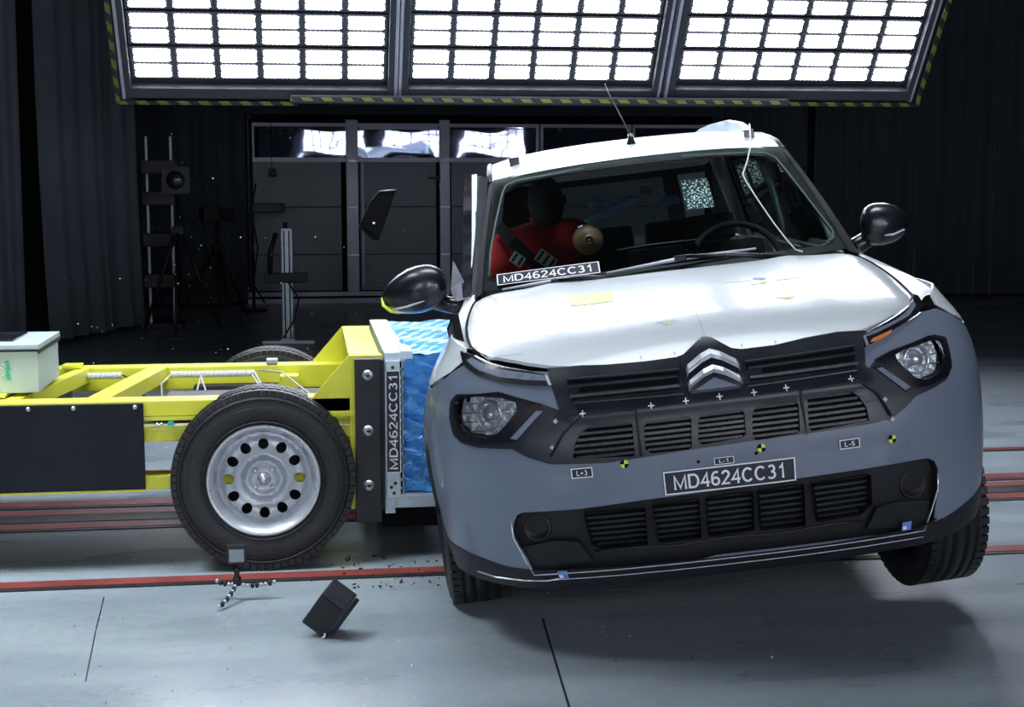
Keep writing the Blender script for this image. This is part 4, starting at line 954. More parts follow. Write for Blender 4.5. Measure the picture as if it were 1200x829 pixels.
# --- number plate label and small labels
def label_on(fn, quad, txt, name, w, h, k=.86, off=.006):
    """quad = (s0, z0, s1, z1)"""
    s0, z0, s1, z1 = quad; cs, cz = (s0+s1)/2, (z0+z1)/2; W_, H_ = s1-s0, z1-z0
    o = drape(fn, [(s0, z0), (s1, z0), (s1, z1), (s0, z1)], .04, off, .003).build(name, 'label', CAR)
    bw = min(W_, H_)*.055 if H_ > .05 else min(W_, H_)*.1
    m = MB()
    for a, b, c, d in ((s0, z0, s1, z0+bw), (s0, z1-bw, s1, z1), (s0, z0, s0+bw, z1), (s1-bw, z0, s1, z1)): drape(fn, [(a, b), (c, b), (c, d), (a, d)], .04, off+.0008, 0, mb=m)
    m.build('label_border', 'wtxt', o)
    lettering(txt, lambda u, v: fn(cs+u, cz+v, off+.0012), w, h, 'wtxt', o); return o
pl = label_on(B, (-.181, .485, .205, .556), 'MD4624CC31', 'number_label', .330, .044)
pl['label'] = 'dark label with the white number MD4624CC31 on the bumper'
for q, tx in (((-.446, .563, -.383, .593), 'L+3'), ((-.030, .560, .028, .581), 'L-1'), ((.339, .560, .400, .588), 'L-5')): label_on(B, q, tx, 'position_label', (q[2]-q[0])*.5, (q[3]-q[1])*.5)
def target(fn, s, z, r, off=.005):
    o = MB(); N = 20
    def sector(a0, a1): return [fn(s, z, off)]+[fn(s+r*math.cos(a0+(a1-a0)*k/5), z+r*math.sin(a0+(a1-a0)*k/5), off) for k in range(6)]
    for a in (0, PI): o.add(sector(a, a+PI/2), [(0, k, k+1) for k in range(1, 6)])
    y = o.build('target_marker', 'ytxt', CAR); o = MB()
    for a in (PI/2, 3*PI/2): o.add(sector(a, a+PI/2), [(0, k, k+1) for k in range(1, 6)])
    o.build('target_field', 'deep', y)
for s, z in ((-.289, .592), (.111, .594), (.501, .569)): target(B, s, z, .0125)
def plus(fn, s, z, r, w, mname, off=.005, name='cross_marker'):
    m = MB(); drape(fn, [(s-r, z-w), (s+r, z-w), (s+r, z+w), (s-r, z+w)], .04, off, 0, mb=m); drape(fn, [(s-w, z-r), (s+w, z-r), (s+w, z+r), (s-w, z+r)], .04, off+.0004, 0, mb=m); m.build(name, mname, CAR)
for s, z in ((-.394, .750), (-.193, .752), (-.091, .754), (.008, .756), (.109, .756), (.205, .758), (.400, .760)): plus(lambda a, b, o: B(a, b, o+mask_lift(a, b)), s, z, .009, .0017, 'wtxt', .002)
for s, z in ((-.476, .734), (-.492, .660), (.491, .688), (.505, .628)): plus(B, s, z, .007, .0025, 'wire', .010, 'tape_scrap')
m = MB().lathe([(0, -.004), (.004, -.003), (.005, 0)], 'y', 10, B(-.075, .575, .003)); m.build('sensor_hole', 'deep', CAR)
m = MB().lathe([(0, -.004), (.004, -.003), (.005, 0)], 'y', 10, B(.095, .580, .003)); m.build('sensor_hole', 'deep', CAR)

# --- bonnet
def hx(y):
    return interp(y, smooth_tab([(.2, .572), (.28, .648), (.38, .690), (.5, .712), (.75, .728), (1.0, .715), (1.14, .695)]))
front = [(0, .135), (.018, .125), (.067, .080), (.10, .074), (.20, .077), (.30, .093), (.395, .117), (.467, .142), (.54, .185), (.60, .232), (.648, .28)]
edge = [(hx(y), y) for y in (.33, .40, .5, .62, .75, .9, 1.0, 1.09)]
rear = [(.60, 1.075), (.40, 1.02), (.2, .985), (0, .975)]
hh = front+edge+rear
bonnet = drape(Hd, hh+[(-a, b) for a, b in hh[1:-1]][::-1], .03, 0, .010)
HO = bonnet.build('bonnet', 'white', CAR)
def line_on(fn, pts, w, mname, name, off=.0015, parent=None):
    m = MB(); vs = []
    for i, p in enumerate(pts):
        a, b = pts[max(i-1, 0)], pts[min(i+1, len(pts)-1)]; d = math.hypot(b[0]-a[0], b[1]-a[1]) or 1; nx, ny = -(b[1]-a[1])/d*w, (b[0]-a[0])/d*w
        vs += [fn(p[0]+nx, p[1]+ny, off), fn(p[0]-nx, p[1]-ny, off)]
    m.add(vs, [(2*i, 2*i+1, 2*i+3, 2*i+2) for i in range(len(pts)-1)]); return m.build(name, mname, parent or CAR)
def pl_(a, b, n): return [(a[0]+(b[0]-a[0])*k/(n-1), a[1]+(b[1]-a[1])*k/(n-1)) for k in range(n)]
line_on(Hd, pl_((0, .97), (-.002, .68), 14), .0013, 'frame', 'centre_line', parent=HO); line_on(Hd, pl_((-.002, .56), (.0, .14), 18), .0016, 'frame', 'centre_line', parent=HO)
for a, b in (((-.655, .272), (-.548, .228)), ((.545, .228), (.60, .252))): line_on(Hd, pl_(a, b, 5), .0016, 'frame', 'hinge_slit', parent=HO)
for y, xr in ((.095, .40), (.24, .505), (.34, .61), (.43, .61), (.55, .5), (.745, .5), (.9, .6)):
    for k in range(-6, 7):
        x = k*.1
        if abs(x) < .05 or abs(x) > xr+.01 or (y < .1 and abs(x) > .3): continue
        yy = y+plan_y(abs(x))*.9 if y < .3 else y
        m = MB(); r = .0032
        for a, b in ((r, r*.35), (r*.35, r)):
            m.add([Hd(x+i*a, yy+j*b*2.0, .0018) for i, j in ((-1, -1), (1, -1), (1, 1), (-1, 1))], [(0, 1, 2, 3)])
        m.build('grid_mark', 'frame', HO)
o = drape(Hd, [(-.377, .60), (-.23, .585), (-.221, .725), (-.375, .745)], .03, .0014, 0).build('yellow_sticker', 'ysticker', HO)
for (x, y, w_) in ((.19, .655, .09), (.35, .63, .09), (.24, .60, .05)): drape(Hd, [(x-w_/2, y-.008), (x+w_/2, y-.008), (x+w_/2, y+.008), (x-w_/2, y+.008)], .03, .0014, 0).build('faded_print', 'paleal', HO)
drape(Hd, rounded([(.245, .655), (.275, .648), (.29, .668), (.26, .69), (.24, .68)]), .02, .0016, 0).build('blue_sticker', 'bsticker', HO)
drape(Hd, [(.25, .60), (.275, .598), (.28, .62), (.255, .625)], .03, .0016, 0).build('yellow_mark', 'ytxt', HO)
for x, y in ((-.10, .262), (.295, .385)):
    o = drape(Hd, [(x-.032, y), (x+.032, y-.002), (x+.032, y+.012), (x-.032, y+.014)], .03, .0016, 0).build('lettered_strip', 'frame', HO)
    m = MB().add([Hd(x+a, y+b, .0016) for a, b in ((-.012, -.018), (.014, -.02), (.012, -.004), (-.008, -.004))], [(0, 1, 2, 3)]); m.build('yellow_mark', 'ytxt', HO)
# dark shut gap under the bonnet edge
for sg in (-1, 1):
    m = MB()
    pts = [(sg*x, y) for x, y in front[6:]+edge]
    vs = []
    for x, y in pts: vs += [Hd(x-sg*.02, y, -.02), (x+sg*.035, y, Hd(x, y)[2]-.05)]
    m.add(vs, [(2*i, 2*i+1, 2*i+3, 2*i+2) for i in range(len(pts)-1)]); m.build('bonnet_gutter', 'deep', CAR)
    MB().tube([(sg*(hx(y)+.004), y, Hd(hx(y), y)[2]-.001) for y in lin(.30, 1.16, 22)], .0045, 6).build('shut_line', 'deep', CAR)
# --- white wings
for sg in (-1, 1):
    fs_ = [(.905, .89), (.97, .865), (1.06, .84), (side_s(.93), .806), (side_s(1.0), .69), (side_s(1.14), .60), (side_s(1.21), .36), (side_s(1.30), .36), (side_s(1.32), .99), (side_s(1.2), .985), (side_s(1.0), .98), (side_s(.8), .972), (side_s(.6), .965), (.95, .958), (.875, .947), (.83, .925)]
    fs_ = [(.85, .925)]+[(.905, .888), (.97, .868), (1.06, .842)]+[(side_s(.93), .806), (side_s(1.0), .70), (side_s(1.14), .60), (side_s(1.22), .36), (side_s(1.30), .36), (side_s(1.32), 1.02), (side_s(1.0), 1.0), (side_s(.75), .985), (1.00, .975), (.93, .965), (.88, .955)]
    drape(B, [(sg*a, b) for a, b in fs_], .03, .0015, .006).build('wing', 'white', CAR)
    ys = [.26, .30, .34, .40, .5, .62, .75, .9, 1.0, 1.1, 1.2, 1.3]
    def wingtop(k, t):
        y = ys[k]; a = (hx(y)+.006 if y > .3 else hx(.3)-.01*(1-(y-.26)/.04)); pa = Vector(Hd(a, y, -.004)) if y < 1.15 else Vector((a, y, Hd(a, 1.12)[2]-.004+(y-1.12)*.1))
        zt = interp(y, [(.26, .955), (.5, .965), (.75, .985), (1.0, 1.0), (1.3, 1.02)])
        q = B(s_at_front(y, zt), zt, .0015); pb = Vector(q)
        mid = pa.lerp(pb, .5)+Vector((.026, 0, .026))
        p = pa*(1-t)**2+mid*2*t*(1-t)+pb*t*t
        return (sg*p.x, p.y, p.z)
    def s_at_front(y, z):
        lo, hi = 0.5, 4.5
        for _ in range(40):
            md = (lo+hi)/2
            if B(md, z)[1] < y: lo = md
            else: hi = md
        return lo
    MB().grid(wingtop, list(range(len(ys))), lin(0, 1, 8)).build('wing_top', 'white', CAR)
    if sg < 0:
        def quad(k, d):
            q = [Vector((-.768, .62, 1.036)), Vector((-.790, .60, 1.0)), Vector((-.775, .50, .913)), Vector((-.755, .52, .953))]; c = sum(q, Vector())/4
            q = [c+(p-c)*k+Vector((-d*.6, -d*.8, 0)) for p in q]; b_ = [p+Vector((.02, .03, 0)) for p in q]
            return MB().add(q+b_, [(0, 1, 2, 3), (7, 6, 5, 4)]+[(i, (i+1) % 4, 4+(i+1) % 4, 4+i) for i in range(4)])
        o = quad(1, 0).build('side_badge', 'deep', CAR); quad(.72, .001).build('badge_field', 'mask', o)
    # arch cladding
    for yc in (.85, 3.52):
        o_ = []; i_ = []
        for k in range(19):
            a = PI*k/18; o_.append((sg*side_s(yc+.42*math.cos(a)), .34+.42*math.sin(a))); i_.append((sg*side_s(yc+.365*math.cos(a)), .34+.365*math.sin(a)))
        if yc < 1: o_ = [p for p in o_ if abs(p[0]) > side_s(.49)]; i_ = [p for p in i_ if abs(p[0]) > side_s(.49)]
        drape(B, o_+i_[::-1], .04, .012, .03).build('arch_trim', 'black', CAR)
# --- doors, rear quarter, sill; the struck side is pushed in
def SD(sg):
    def f(s, z, off=0.0):
        x, y, zz = B(abs(s), z, off)
        if sg < 0 and 1.35 < y < 3.2: x -= .16*math.sin(PI*(y-1.35)/1.85)**.7*(1 if z < .8 else max(0, 1-(z-.8)/.3))
        return (sg*x, y, zz)
    return f
for sg in (-1, 1):
    f = SD(sg); S = side_s
    for y0, y1, nm in ((1.33, 2.28, 'front_door'), (2.30, 3.08, 'rear_door')):
        d = drape(f, [(S(y0), .36), (S(y1), .36), (S(y1), 1.07), (S(y0), 1.045)], .08, 0, .02).build(nm, 'white', CAR)
        drape(f, [(S(y0)+.01, .36), (S(y1)-.01, .36), (S(y1)-.01, .50), (S(y0)+.01, .50)], .1, .008, .006).build('door_cladding', 'black', d)
        m = MB().tube([f(S(y1)-.22, .93, .03), f(S(y1)-.06, .93, .03)], .010, 8); m.build('door_handle', 'black', d)
    drape(f, [(S(1.25), .24), (S(3.14), .24), (S(3.14), .355), (S(1.25), .355)], .1, 0, .02).build('sill', 'black', CAR)
    q = [(S(3.10), .36), (S(3.13), .40)]+[(S(3.52-.38*math.cos(PI*k/10)), .34+.38*math.sin(PI*k/10)) for k in range(1, 10)]+[(S(3.92), .36), (S(4.22), .36), (S(4.22), 1.07), (S(3.10), 1.07)]
    drape(f, q, .08, 0, .02).build('rear_quarter', 'white', CAR)
# --- windscreen
def clip(p, a): return p
ws_o = [(-.672, .035), (-.640, .49), (-.592, 1.02), (-.30, 1.02), (0, 1.02), (.30, 1.02), (.592, 1.02), (.640, .49), (.672, .035), (.45, .01), (.2, .0), (0, .0), (-.2, .0), (-.45, .01)]
ws_i = [(-.648, .10), (-.634, .30), (-.600, .55), (-.560, .83), (-.545, .895), (-.50, .925), (-.23, .93), (.17, .93), (.43, .925), (.515, .905), (.545, .86), (.573, .64), (.642, .16), (.636, .10), (.60, .075), (.3, .065), (0, .06), (-.3, .065), (-.6, .075)]
wsg = MB().grid(lambda u, t: WS(u*interp(t, [(0, .680), (.49, .640), (1.02, .592)]), t), lin(-1, 1, 33), lin(0, 1.02, 21)).build('windscreen', 'wglass', CAR)
drape(WS, ws_o, .05, -.006, .003, [ws_i]).build('screen_border', 'black', wsg)
o = label_on(WS, (-.617, .042, -.24, .120), 'MD4624CC31', 'number_label', .330, .048, off=.006)
o['label'] = 'dark label with the white number MD4624CC31 at the foot of the windscreen'
MB().tube([WS(s, t, .004) for s, t in [(-.645, .12), (-.632, .3), (-.60, .55), (-.562, .83), (-.545, .90), (-.50, .93), (-.23, .935)]], .004, 6).build('glass_edge', 'trim', wsg)
MB().tube([WS(s, t, .004) for s, t in [(.17, .935), (.43, .93), (.518, .91), (.548, .86), (.576, .64), (.645, .16), (.636, .10), (.60, .08)]], .004, 6).build('glass_edge', 'trim', wsg)
# cowl and wipers
m = MB(); m.grid(lambda u, v: (u, 1.0+.30*u*u-.06+.12*v, 1.06-.02*abs(u)-.012*v), lin(-.66, .66, 20), lin(0, 1, 4)); m.build('cowl', 'black', CAR)
def wiper(base, knee, tip0, tip1):
    w_ = MB().tube([WS(*base, .02), WS((base[0]+knee[0])/2, (base[1]+knee[1])/2, .035), WS(*knee, .03)], [.010, .009, .006], 8).build('wiper', 'gloss', CAR)
    MB().tube([WS(*tip0, .014), WS((tip0[0]+tip1[0])/2, (tip0[1]+tip1[1])/2+.005, .020), WS(*tip1, .014)], [.004, .008, .004], 8).build('wiper_blade', 'frame', w_)
    MB().box(*(c for a in zip(Vector(WS(*knee, .024))-Vector((.022, .01, .01)), Vector(WS(*knee, .024))+Vector((.022, .01, .01))) for c in a), bev=.004).build('blade_clip', 'black', w_)
wiper((.42, -.02), (.05, .050), (-.22, .022), (.33, .070))
wiper((-.18, -.035), (-.40, -.008), (-.60, -.004), (-.24, .0))
# --- roof
roof = MB()
def roofpt(u, v):
    x = .60*u; yfr = 1.735+.37*x*x; y = yfr+(4.08-yfr)*v
    xx = x*(1-.10*max(0, v-.5)); return RF(xx, y, 0)
roof.grid(roofpt, lin(-1, 1, 30), lin(0, 1, 40)); ro = roof.build('roof', 'white', CAR)
m = MB().grid(lambda u, v: (.585*u, 1.80+.37*(.585*u)**2+2.2*v, RF(.585*u, 1.80+2.2*v)[2]-.035), lin(-1, 1, 12), lin(0, 1, 10)); m.build('headlining', 'inner', CAR)
def rail_of(sg):
    P = [(sg*.50, y, RF(sg*.5, y)[2], dz) for y, dz in ((2.04, .030), (2.10, .040), (2.25, .046), (2.6, .054), (3.1, .062), (3.5, .070), (3.8, .082), (4.0, .085), (4.1, .06), (4.15, .0))]
    o = MB(); vs = []
    for i, p in enumerate(P):
        vs += [(p[0]-.019, p[1], p[2]-.015), (p[0]+.019, p[1], p[2]-.015), (p[0]+.013, p[1], p[2]+p[3]), (p[0]-.013, p[1], p[2]+p[3])]
    o.add(vs, [(i*4+q, i*4+(q+1) % 4, i*4+4+(q+1) % 4, i*4+4+q) for i in range(len(P)-1) for q in range(4)]+[(0, 1, 2, 3)], False)
    r = o.build('roof_rail', 'paleal', CAR)
    for y in (2.03, 3.95): MB().box(sg*.50-.022, sg*.50+.022, y-.012, y+.05, RF(.5, y)[2]-.006, RF(.5, y)[2]+.032, bev=.006).build('rail_foot', 'gloss', r)
rail_of(-1); rail_of(1)
an = MB().lathe([(0, .045), (.010, .042), (.013, .02), (.022, .0), (.022, -.01)], 'z', 14, (0, 2.02, RF(0, 2.02)[2])).build('antenna', 'gloss', CAR)
MB().tube([(0, 2.02, RF(0, 2.02)[2]+.03), (-.02, 2.14, 1.70), (-.045, 2.33, 1.81), (-.055, 2.42, 1.87)], [.0045, .0035, .0025, .002], 6).build('antenna_rod', 'black', an)
line_on(RF, pl_((.02, 1.76), (.02, 1.82), 3), .0012, 'frame', 'roof_mark', parent=ro)
# loose cable from roof to bonnet
cb_ = [(.500, 1.99, 1.60), (.485, 1.90, 1.575)]+[WS(x, t, .022) for x, t in ((.462, .97), (.42, .80), (.378, .66), (.380, .58), (.40, .40), (.425, .23), (.45, .10), (.47, .02))]+[(.475, .985, 1.095)]
MB().tube(cb_, .0032, 6).build('test_cable', 'wire', CAR)
# --- pillars and side glass
def A_(sg, t): # outer line of the A pillar
    return Vector((sg*(.705+(.615-.705)*t), 1.10+(1.84-1.10)*t, 1.055+(1.475-1.055)*t+.015*math.sin(PI*t)))
for sg in (-1, 1):
    m = MB()
    def pil(k, q):
        t = k/12; a = A_(sg, t); b = Vector(WS(sg*(.672+(.592-.672)*t), .02+t*1.0, -.004)); c = a+Vector((-sg*.02, .07, -.01))
        return (b, a, c)[q]
    m.grid(lambda k, q: pil(k, q), range(13), range(3), False); m.build('a_pillar', 'black', CAR)
    # belt, side glass, pillars
    def G(y, t):
        zb = 1.03+.02*(y-1.3)/2.8; xb = interp(zb, _k)*.895
        z1 = RF(.6, min(max(y, 1.9), 4.0))[2]-.005; z1 = min(z1, 1.055+(y-1.10)*.58); z1 = max(z1, zb+.004)
        x1 = .60+.012 if z1 > 1.40 else .60+(1.45-z1)*.29
        if sg < 0 and y > 1.3: xb -= .05*math.sin(PI*min(1, (y-1.3)/2.2))
        return (sg*(xb+(x1-xb)*t), y, zb+(z1-zb)*t)
    for y0, y1, mn, nm in ((1.20, 2.24, 'sglass', 'side_glass'), (2.24, 2.34, 'inner', 'b_pillar'), (2.34, 3.08, 'sglass', 'side_glass'), (3.08, 3.18, 'inner', 'c_pillar'), (3.18, 3.70, 'sglass', 'side_glass'), (3.70, 4.06, 'white', 'd_pillar')):
        if sg < 0 and nm == 'side_glass' and y0 < 2: continue      # the struck front window is gone
        MB().grid(G, lin(y0, y1, 10), lin(0, 1, 5)).build(nm, mn, CAR)
    MB().grid(lambda u, v: tuple(Vector(G(u, v))-Vector((sg*.02, 0, 0))), lin(3.72, 4.04, 5), lin(0, 1, 5)).build('pillar_lining', 'inner', CAR)
    MB().tube([(sg*.612, y, RF(.6, y)[2]-.006) for y in lin(1.88, 4.0, 14)], .013, 8).build('roof_gutter', 'black', CAR)
# bent front door frame standing off the struck side
m = MB(); 
def ribbon(name, mname, pts, w, d=.03):
    m = MB(); vs = []
    for (x, y, z), ww in zip(pts, w): vs += [(x-ww, y, z), (x+ww, y, z), (x+ww, y+d, z), (x-ww, y+d, z)]
    m.add(vs, [(i*4+q, i*4+(q+1) % 4, i*4+4+(q+1) % 4, i*4+4+q) for i in range(len(pts)-1) for q in range(4)]+[(0, 1, 2, 3), tuple(4*(len(pts)-1)+q for q in (3, 2, 1, 0))]); return m.build(name, mname, CAR)
ribbon('door_frame', 'gloss', [(-.700, 1.93, 1.535), (-.715, 1.75, 1.38), (-.725, 1.5, 1.22), (-.735, 1.30, 1.11), (-.735, 1.2, 1.06)], [.012, .016, .018, .018, .016])
ribbon('door_frame_edge', 'white', [(-.672, 1.91, 1.525), (-.683, 1.75, 1.40), (-.698, 1.55, 1.26), (-.712, 1.38, 1.16)], [.011, .010, .006, .002], .02)
ribbon('pillar_strip', 'mask', [(-.635, 1.88, 1.51), (-.655, 1.70, 1.38), (-.675, 1.45, 1.24), (-.695, 1.22, 1.12), (-.703, 1.12, 1.07)], [.018, .017, .016, .014, .012], .03)
ribbon('window_seal', 'trim', [(-.655, 1.93, 1.515), (-.668, 1.75, 1.395), (-.68, 1.55, 1.28)], [.012, .012, .005], .01)
# --- mirrors
def mirror_of(sg, cx, cz, rx, rz, tilt, yc=1.33):
    mm = MB(); N, K = 28, 14
    def f(i, j):
        a = 2*PI*i/N; ph = PI*j/K; r = math.sin(ph); yy = -math.cos(ph)
        ex = .78 if sg < 0 else .62
        x = abs(math.cos(a))**ex*math.copysign(1, math.cos(a))*r**.8; z = abs(math.sin(a))**.9*math.copysign(1, math.sin(a))*r**.8
        z *= (1-(.30 if sg < 0 else .22)*(x*sg)) if x*sg > 0 else (1-.05*x*sg)
        X, Z = x*rx, z*rz
        Y = yy*.075 if yy < 0 else yy*.02
        return (cx+X*math.cos(tilt)-Z*math.sin(tilt), yc+Y+.02*x*sg, cz+X*math.sin(tilt)+Z*math.cos(tilt))
    mm.grid(f, range(N+1), range(K+1)); mo = mm.build('door_mirror', 'gloss', CAR)
    mm = MB().tube([(cx-sg*rx*.55, yc+.0, cz-rz*.55), (cx-sg*rx*1.05, yc+.01, cz-rz*.85), (sg*.72, 1.36, 1.05)], [.032, .034, .045], 10); mm.build('mirror_foot', 'gloss', mo)
    mm = MB().tube([(cx+math.cos(tilt)*x*rx-math.sin(tilt)*zz*rz, yc-.068+.055*abs(x)**3, cz+math.sin(tilt)*x*rx+math.cos(tilt)*zz*rz) for x, zz in ((-.75, -.42), (-.3, -.50), (.2, -.5), (.7, -.3))], .004, 6); mm.build('mirror_line', 'frame', mo)
    return mo
mL = mirror_of(-1, -.935, 1.10, .133, .088, math.radians(13)); mirror_of(1, .856, 1.145, .093, .080, math.radians(-4))
m = MB().tube([(-1.062, 1.32, 1.09), (-1.058, 1.30, 1.06), (-1.03, 1.29, 1.035), (-1.0, 1.30, 1.022)], [.002, .007, .006, .002], 6); m.build('yellow_scuff', 'ytxt', mL)
MB().add([(-.775, 1.30, 1.20), (-.80, 1.36, 1.09), (-.79, 1.32, 1.04), (-.74, 1.28, 1.05), (-.745, 1.3, 1.12)], [(0, 1, 2, 3, 4)]).build('mirror_triangle', 'frame', mL)
# --- tail
m = MB().grid(lambda u, v: (.80*u*(1-.03*v), 4.24-.06*v*v-.10*u*u+.02, .36+.70*v), lin(-1, 1, 20), lin(0, 1, 10)); tg = m.build('tailgate', 'white', CAR)
m = MB().grid(lambda u, v: (.72*u*(1-.14*v), 4.20-.14*v-.09*u*u, 1.06+.06*v), lin(-1, 1, 20), lin(0, 1, 4)); m.build('tailgate_shelf', 'white', tg)
def rw(u, v): return (.64*u*(1-.12*v), 4.15-.13*v-.08*u*u, 1.12+.36*v)
m = MB().grid(rw, lin(-.55, .55, 14), lin(.18, .9, 6)); m.build('rear_window', 'dglass', tg)
m = MB().grid(rw, lin(-1, -.55, 5), lin(0, 1, 6)).grid(rw, lin(.98, 1.0, 2), lin(0, 1, 6)).grid(rw, lin(-.55, .98, 10), lin(0, .18, 3)).grid(rw, lin(-.55, .98, 10), lin(.9, 1.0, 2)).grid(rw, lin(.55, .70, 3), lin(.18, .9, 4)); m.build('window_surround', 'black', tg)
m = MB().grid(rw, lin(.72, .97, 6), lin(.34, .80, 6)); m.build('crazed_pane', 'crazed', tg)
drape(lambda a, b, o=0: (a, 4.25-.10*(a/.8)**2+o, b), [(-.8, .26), (.8, .26), (.8, .56), (-.8, .56)], .15, .02, .05).build('rear_bumper', 'grey', CAR)
# --- underside, wheel housings, firewall
MB().box(-.72, .72, .18, .24, .30, .80).box(-.56, .56, .24, 1.25, .26, .90, bev=.02).box(-.74, .74, 1.2, 4.1, .24, .32, bev=.02).box(-.56, .56, 3.0, 4.1, .32, .60).build('underbody', 'deep', CAR)
MB().box(-.69, .69, 1.19, 1.25, .3, 1.0).build('firewall', 'deep', CAR)
# --- wheels
def car_wheel(x, y, z, steer, sg):
    wo = bpy.data.objects.new('wheel', None); COL.objects.link(wo); wo.parent = CAR; wo.location = (x, y, z); wo.rotation_euler = (0, 0, steer)
    R_, w2 = .328, .105
    prof = [(.215, -.085), (.225, -.095), (.27, -.108), (.30, -.104), (.318, -.092), (.326, -.075)]
    for yg in (-.056, -.022, .022, .056): prof += [(.328, yg-.006), (.3195, yg-.004), (.3195, yg+.004), (.328, yg+.006)]
    prof += [(.326, .075), (.318, .092), (.30, .104), (.27, .108), (.225, .095), (.215, .085)]
    ty = MB().lathe([(r, t) for r, t in prof], 'x', 80).build('tyre', 'tyre', wo)
    tb = MB()
    for k in range(60):
        mx = Matrix.Rotation(2*PI*k/60, 4, 'X')
        for s_ in (-1, 1): tb.box(min(s_*.062, s_*.098), max(s_*.062, s_*.098), -.012, .012, .300, .3275, mx)
    q = tb.build('tread_block', 'tyre', ty); q['kind'] = 'stuff'
    rm = MB().lathe([(.218, sg*.088), (.222, sg*.095), (.212, sg*.095), (.200, sg*.06), (.196, -sg*.09)], 'x', 60).build('rim', 'mask', wo)
    for k in range(7):
        a = 2*PI*k/7; mx = Matrix.Rotation(a, 4, 'X'); MB().box(min(sg*.05, sg*.08), max(sg*.05, sg*.08), -.018, .018, .03, .205, mx, bev=.004).build('spoke', 'mask', rm)
    MB().lathe([(0, sg*.088), (.05, sg*.085), (.055, sg*.05), (.15, sg*.02), (.15, -sg*.06), (0, -sg*.06)], 'x', 24).build('hub', 'black', rm)
ST = math.radians(-12)
car_wheel(-.80, .79, .358, math.radians(6), -1); car_wheel(.763, .80, .242, math.radians(8), 1)
car_wheel(-.78, 3.52, .36, 0, -1); car_wheel(.78, 3.52, .25, 0, 1)
for sg, z in ((-1, .355), (1, .218)): MB().tube([(sg*.3, .86, .33), (sg*.70, .86, z)], .03, 10).build('suspension_arm', 'deep', CAR)
# --- cabin
db = MB().grid(lambda u, v: (.66*u, 1.22+.35*v-.06*(1-abs(u))*0, 1.0+.03*math.sin(PI*v)-.02*abs(u)), lin(-1, 1, 20), lin(0, 1, 8)); db.box(-.66, .66, 1.53, 1.62, .62, .99, bev=.02); dash = db.build('dashboard', 'inner', CAR)
MB().box(-.10, .17, 1.49, 1.515, 1.03, 1.15, bev=.008).build('dashboard_screen', 'gloss', dash)
MB().tube([(-.145, 1.485, 1.158), (.0, 1.485, 1.164), (.175, 1.485, 1.163)], .003, 6).build('screen_edge', 'trim', dash)
MB().grid(lambda u, v: (.36+.14*u, 1.53+.08*v, 1.0+.07*(1-u*u)**.5), lin(-1, 1, 14), lin(0, 1, 3)).build('instrument_hood', 'inner', dash)
sw = MB(); c = Vector((.352, 1.74, 1.03)); mx = Matrix.Translation(c) @ Matrix.Rotation(math.radians(-24), 4, 'X')
sw.tube([mx @ Vector((.185*math.cos(2*PI*k/36), 0, .185*math.sin(2*PI*k/36))) for k in range(37)], .0135, 10, cap=False)
sw = sw.build('steering_wheel', 'seat', CAR)
m = MB(); m.lathe([(0, -.03), (.05, -.028), (.07, -.01), (.07, .02)], 'y', 20, mx=mx)
for a in (0, PI, -PI/2): m.tube([mx @ Vector((.06*math.cos(a), 0, .06*math.sin(a))), mx @ Vector((.18*math.cos(a), 0, .18*math.sin(a)))], .014, 8)
m.build('steering_hub', 'black', sw)
def seat(x, y, dx=0):
    s = MB(); s.box(x-.25, x+.25, y-.50, y+.05, .50, .66, bev=.05); so = s.build('seat', 'seat', CAR)
    mx = Matrix.Translation((x, y+.02, .62)) @ Matrix.Rotation(math.radians(-18), 4, 'X')
    MB().box(-.24, .24, -.06, .08, 0, .50, mx, bev=.05).build('backrest', 'seat', so)
    MB().box(-.12, .12, -.04, .05, .52, .64, mx, bev=.04).build('headrest', 'seat', so)
seat(.37, 2.42); seat(-.37, 2.46)
MB().box(-.58, .58, 2.95, 3.4, .50, .64, bev=.04).box(-.58, .58, 3.38, 3.52, .55, 1.10, bev=.04).build('rear_bench', 'seat', CAR)
MB().box(-.022, .022, 1.545, 1.555, 1.36, 1.40, bev=.004).build('mirror_mount', 'black', CAR)
# grey pale strips seen on the far door pillars
for pts in ([(.600, 2.30, 1.45), (.66, 2.30, 1.15)], [(.655, 1.62, 1.28), (.675, 1.5, 1.15), (.68, 1.42, 1.08)]):
    MB().tube(pts, .012, 8).build('pillar_trim', 'padtrim', CAR)
MB().tube([(.50, 1.90, 1.475), (.56, 2.0, 1.35), (.60, 2.05, 1.18), (.605, 2.05, 1.10)], .013, 8).build('grab_trim', 'padtrim', CAR)
MB().tube([(.55, 1.50, 1.05), (.62, 1.48, 1.065), (.665, 1.42, 1.08), (.68, 1.36, 1.10)], .016, 8).build('dash_corner_trim', 'padtrim', CAR)

# ------------------------------------------------------------------ what sits in the cabin (things of their own, posed with the car)
MCAR = Matrix.Translation(CAR.location) @ CAR.rotation_euler.to_matrix().to_4x4()
def in_car(name, label, cat, base, group=None):
    o = thing(name, label, cat, MCAR @ Vector(base), CAR.rotation_euler, group); o['_b'] = 0; del o['_b']
    return o, Vector(base)
def skin_mesh(name, joints, edges, m, parent, base, sub=2):
    me = bpy.data.meshes.new(name); me.from_pydata([Vector(j[0])-base for j in joints], edges, [])
    o = link(name, me, m, parent); mod = o.modifiers.new('skin', 'SKIN'); mod.use_smooth_shade = True
    for v, j in zip(me.skin_vertices[0].data, joints): v.radius = (j[1], j[2] if len(j) > 2 else j[1])
    me.skin_vertices[0].data[0].use_root = True
    s = o.modifiers.new('smooth', 'SUBSURF'); s.levels = sub; s.render_levels = sub
    return o
def sh(mb, b): mb.v = [tuple(Vector(v)-b) for v in mb.v]; return mb
